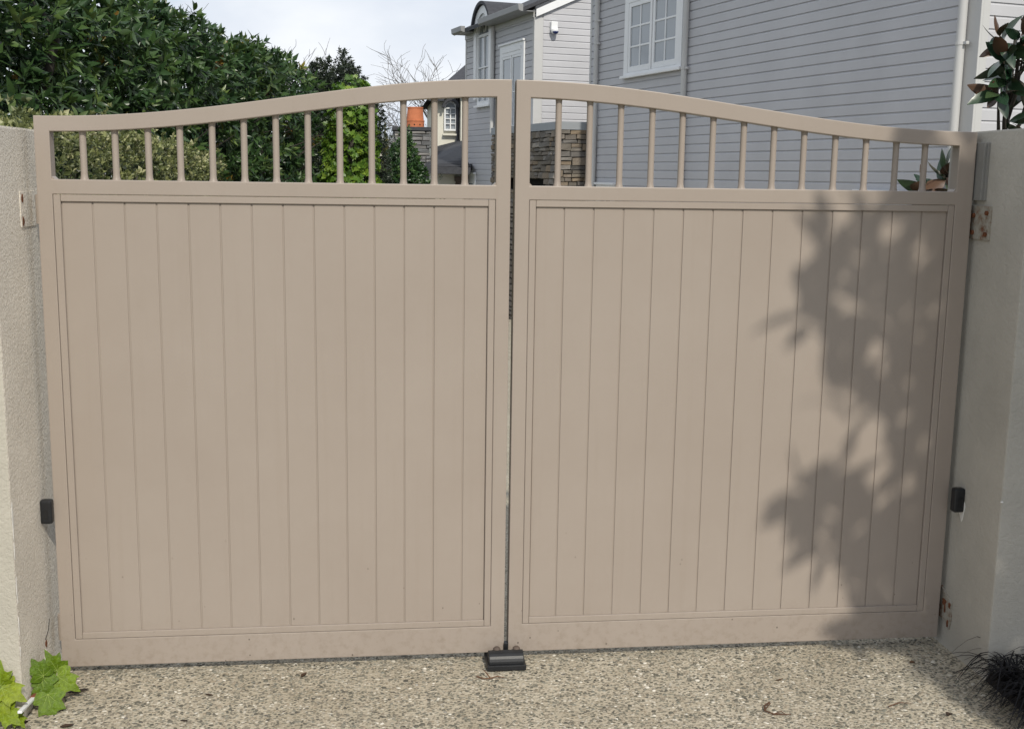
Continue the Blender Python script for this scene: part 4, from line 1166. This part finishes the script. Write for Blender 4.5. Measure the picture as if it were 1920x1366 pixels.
# black grass at the foot of the wall
def tuft(c, n, ln, seed, lean):
    rng = np.random.default_rng(seed)
    V, F, T = [], [], []
    for i in range(n):
        a = rng.uniform(0, 6.28); d = np.array([math.cos(a), math.sin(a)]) * rng.uniform(.5, 1.0) + np.array(lean) * rng.uniform(.2, 1)
        d /= np.linalg.norm(d)
        L = ln * rng.uniform(.5, 1.15); hgt = L * rng.uniform(.15, .48); w = rng.uniform(.0022, .0036)
        s = np.array([-d[1], d[0]])
        b = np.array(c[:2]) + rng.normal(0, .016, 2)
        k = len(V)
        for j in range(8):
            t = j / 7
            xy = b + d * L * .85 * t
            z = c[2] + hgt * math.sin(PI * min(1, t * 1.0)) * (1 - .15 * t) + .004
            ww = w * (1 - .75 * t ** 2)
            V += [(*(xy + s * ww), z), (*xy, z - w * .4), (*(xy - s * ww), z)]
        tn_ = rng.random()
        for j in range(7):
            for m in (0, 1):
                p = k + j * 3 + m
                F += [(p, p + 1, p + 4), (p, p + 4, p + 3)]; T += [tn_] * 2
    t = thing('black_grass', 'arching tuft of black strap-leaved grass at the foot of the shaded wall', 'grass tuft', c, group='tufts of black grass along the bed')
    o = link('blades', fast_mesh('blades', V, F, T, MAT['mondo']), t); o.location = OFF[t.name]
    o['kind'] = 'stuff'
for i, (x, y, n, l) in enumerate(((1.635, -.36, 60, .19), (1.69, -.43, 95, .24), (1.640, -.50, 95, .21), (1.65, -.62, 95, .22), (1.80, -.40, 80, .22), (1.75, -.53, 95, .23), (1.66, -.74, 90, .22), (1.605, -.44, 60, .17), (1.61, -.56, 70, .18), (1.605, -.66, 70, .19))):
    tuft((x, y, .03), int(n * .62), l * 1.15, 60 + i, (-.5, -.1))

# ivy creeping round the foot of the left wall
iv = thing('ivy_plant', 'bright green ivy sprig creeping out at the foot of the stippled wall', 'ivy', (-1.56, -.25, 0))
def ivy_leaf_mesh(seed):
    r = random.Random(seed)
    half = [(0, -.02), (.16, -.14), (.36, -.16), (.50, -.02), (.60, .16), (.50, .26), (.36, .34), (.44, .52), (.46, .70), (.30, .68), (.18, .74), (.10, .92), (0, 1.08)]
    pts = [(x * r.uniform(.92, 1.08), y * r.uniform(.96, 1.04)) for x, y in half]
    pts[0] = (0, 0); pts[-1] = (0, pts[-1][1])
    V, F = [(0, .3, -.02)], []
    ring = pts + [(-x * r.uniform(.9, 1.1), y) for x, y in pts[-2:0:-1]]
    def hz(x, y): return .30 * abs(x) - .34 * (y - .25) ** 2 - .45 * x * x + r.uniform(-.025, .025)
    V += [(x * .5, .15 + (y - .15) * .5 + .03, hz(x * .5, y * .5)) for x, y in ring]
    V += [(x, y, hz(x, y)) for x, y in ring]
    n = len(ring)
    for i in range(n):
        j = (i + 1) % n
        F += [(0, 1 + i, 1 + j), (1 + i, 1 + n + i, 1 + n + j, 1 + j)]
    me = bpy.data.meshes.new('leaf'); me.from_pydata(V, [], [f[::-1] for f in F]); me.polygons.foreach_set('use_smooth', [True] * len(F))
    me.materials.append(MAT['ivy_leaf'])
    return me
def vein_mesh():
    b = MB()
    for tip in ((0, .95), (.46, .1), (-.46, .1), (.36, .58), (-.36, .58)):
        b.tube([(0, .02, .004), (tip[0] * .5, .02 + (tip[1] - .02) * .5, .30 * abs(tip[0]) * .5 + .006 - .34 * (tip[1] * .5 - .25) ** 2 - .45 * tip[0] ** 2 * .25), (tip[0], tip[1], .30 * abs(tip[0]) - .34 * (tip[1] - .25) ** 2 - .45 * tip[0] ** 2 + .003)], [.009, .006, .002], 4, False)
    return b.mesh('veins', MAT['ivy_vein'])
IVM = [ivy_leaf_mesh(i) for i in range(4)]
VNM = vein_mesh()
to_cam = Vector((-.433, -3.66, 1.65))
IVL = [  # stalk point, tip-ward axis, size and facing of each leaf
    ((-1.470, -.205, .090), (.10, -.3, -.80), .076, (.15, -.85, .5)),
    ((-1.432, -.185, .083), (.75, -.2, -.45), .080, (.0, -.8, .6)),
    ((-1.437, -.165, .092), (-.35, -.1, .80), .070, (.1, -.85, .45)),
    ((-1.442, -.255, .058), (.25, -.4, -.75), .082, (.15, -.8, .55)),
    ((-1.463, -.215, .098), (-.40, -.1, .75), .064, (.1, -.85, .45)),
    ((-1.552, -.330, .118), (.62, -.25, -.22), .082, (.1, -.8, .6)),
    ((-1.556, -.325, .120), (.05, -.1, .90), .072, (.1, -.85, .4)),
    ((-1.550, -.345, .100), (-.1, -.4, -.85), .075, (0, -.75, .65)),
    ((-1.545, -.355, .055), (.6, -.4, -.2), .070, (0, -.65, .8)),
    ((-1.515, -.345, .030), (.5, -.45, -.15), .050, (.1, -.55, .85)),
    ((-1.60, -.44, .03), (.3, -.6, -.1), .09, (0, -.5, .85)),
    ((-1.64, -.50, .03), (-.2, -.7, .1), .08, (0, -.5, .85)),
]
for i, (p, d, s, n) in enumerate(IVL):
    o = bpy.data.objects.new('leaf', IVM[i % 4]); COL.objects.link(o); o.parent = iv
    mt = orient(d, n).to_4x4() @ Matrix.Scale(s, 4); mt.translation = Vector(p) + OFF[iv.name]
    o.matrix_local = mt
    v = bpy.data.objects.new('veins', VNM); COL.objects.link(v); v.parent = o
    part('stalk', MB().tube([(p[0] - .02, p[1] + .01, max(.01, p[2] - .06)), (p[0] - .006, p[1] + .005, p[2] - .015), p], [.0022, .0018, .0014], 5, False), MAT['ivy_vein'], iv, smooth=True)
part('stem', MB().tube([(-1.72, -.55, .01), (-1.62, -.44, .03), (-1.54, -.33, .025), (-1.47, -.2, .04), (-1.43, -.14, .05)], [.004, .0035, .003, .0026, .002], 6), MAT['ivy_vein'], iv, smooth=True)

# ------------------------------------------------------------------ small things on the driveway
ws = thing('plastic_strip', 'white plastic strip with a band of brown tape lying beside the ivy', 'plastic strip', (-1.485, -.19, 0))
u = Vector((-1.486, -.385, .060)); e = Vector((-1.484, -.03, .010))
def bar(a, b, w, h):
    d = (b - a).normalized(); s = d.cross(Vector((0, 0, 1))).normalized() * w / 2; up_ = Vector((0, 0, h))
    return MB().add([a - s, a + s, b + s, b - s, a - s + up_, a + s + up_, b + s + up_, b - s + up_], [(0, 3, 2, 1), (4, 5, 6, 7), (0, 1, 5, 4), (1, 2, 6, 5), (2, 3, 7, 6), (3, 0, 4, 7)])
part('strip', bar(u, e, .013, .008), MAT['white'], ws, bev=.0015)
q0_, q1_ = u.lerp(e, .36), u.lerp(e, .52)
part('tape_band', bar(q0_ - Vector((0, 0, .0015)), q1_ - Vector((0, 0, .0015)), .018, .0115), MAT['band'], ws, bev=.001)

def litter_leaf(x, y, l, w, rz, label, curl=.25, name='dead_leaf', cat='dead leaf'):
    r = random.Random(int(x * 1000 + y * 77))
    b = MB()
    n = 5
    for i in range(n + 1):
        t = i / n; ww = w / 2 * max(.08, math.sin(PI * t) ** .6)
        for k in (-1, 0, 1):
            lx, ly, lz = (t - .5) * l, k * ww, .004 + abs(k) * curl * ww + .25 * curl * l * (t - .5) ** 2 * 2 + r.uniform(0, .0015)
            b.v.append((x + lx * math.cos(rz) - ly * math.sin(rz), y + lx * math.sin(rz) + ly * math.cos(rz), lz))
    for i in range(n):
        for k in (0, 1): b.f.append((i * 3 + k, i * 3 + k + 1, i * 3 + k + 4, i * 3 + k + 3))
    # thickness
    m = len(b.v)
    b.v += [(p[0], p[1], p[2] - .0012) for p in b.v[:m]]
    b.f += [tuple(m + i for i in f[::-1]) for f in b.f[:]]
    return solo(name, b, MAT['deadleaf'], label, cat, 'leaf litter on the driveway')
litter_leaf(-.68, -.075, .034, .014, 1.1, 'dark curled leaf standing on the driveway before the hedge-side leaf', .9)
litter_leaf(-.97, -.19, .028, .008, -.4, 'thin brown leaf scrap lying flat on the pebbles', .3)
litter_leaf(-1.385, -.135, .062, .02, .35, 'large blackish leaf lying beside the ivy', .5)
litter_leaf(-1.02, -.36, .024, .008, -.3, 'tiny black leaf scrap at the front edge of the driveway', .4)
litter_leaf(-1.36, -.365, .04, .018, .3, 'broad dark leaf on the front edge below the ivy', .4)
litter_leaf(-1.40, -.25, .024, .011, .5, 'small dark leaf midway under the hanging ivy', .4)
litter_leaf(1.40, -.15, .022, .016, .1, 'small black leaf crumb near the shaded wall foot', .5)
litter_leaf(1.335, -.53, .022, .02, .8, 'black crumpled leaf at the front near the black grass', .7)
litter_leaf(.89, -.24, .030, .006, .3, 'thin brown leaf sliver on the sunny driveway', .2)
litter_leaf(-1.49, -.33, .02, .014, .9, 'yellowing leaf fragment under the ivy', .3)
def twig(paths, label):
    b = MB()
    for pth, r in paths: b.tube([(x, y, z + .004) for x, y, z in pth], [r] + [r * .85] * (len(pth) - 2) + [r * .4], 6)
    solo('twig', b, MAT['deadtwig'], label, 'twig', 'twigs on the driveway', smooth=False)
twig([([(-.112, -.135, .003), (-.088, -.152, .002), (-.068, -.155, .004), (-.045, -.15, .008), (-.02, -.152, .003)], .0022), ([(-.068, -.154, .004), (-.078, -.135, .012), (-.09, -.115, .02)], .0024)], 'small forked twig in front of the gate stop')
twig([([(.80, -.40, .002), (.775, -.425, .004), (.765, -.455, .003), (.785, -.48, .003), (.84, -.485, .002)], .0028), ([(.765, -.455, .003), (.79, -.43, .012), (.80, -.415, .008)], .002), ([(.785, -.48, .003), (.81, -.478, .01), (.825, -.49, .002)], .0018)], 'reddish curled twig on the driveway below the shadow edge')
twig([([(1.17, -.46, .002), (1.215, -.44, .003), (1.25, -.445, .002)], .002)], 'short ochre twig at the front by the shade')

bush('young_plant', 'sparse dark-leaved young plant before the cream wall', 'plant', (.80, 18.3), .22, .2, -1.3, 1.72, 42, 4, .06, .03, MAT['round'], shape=1.6, seed=8, trunk=True)
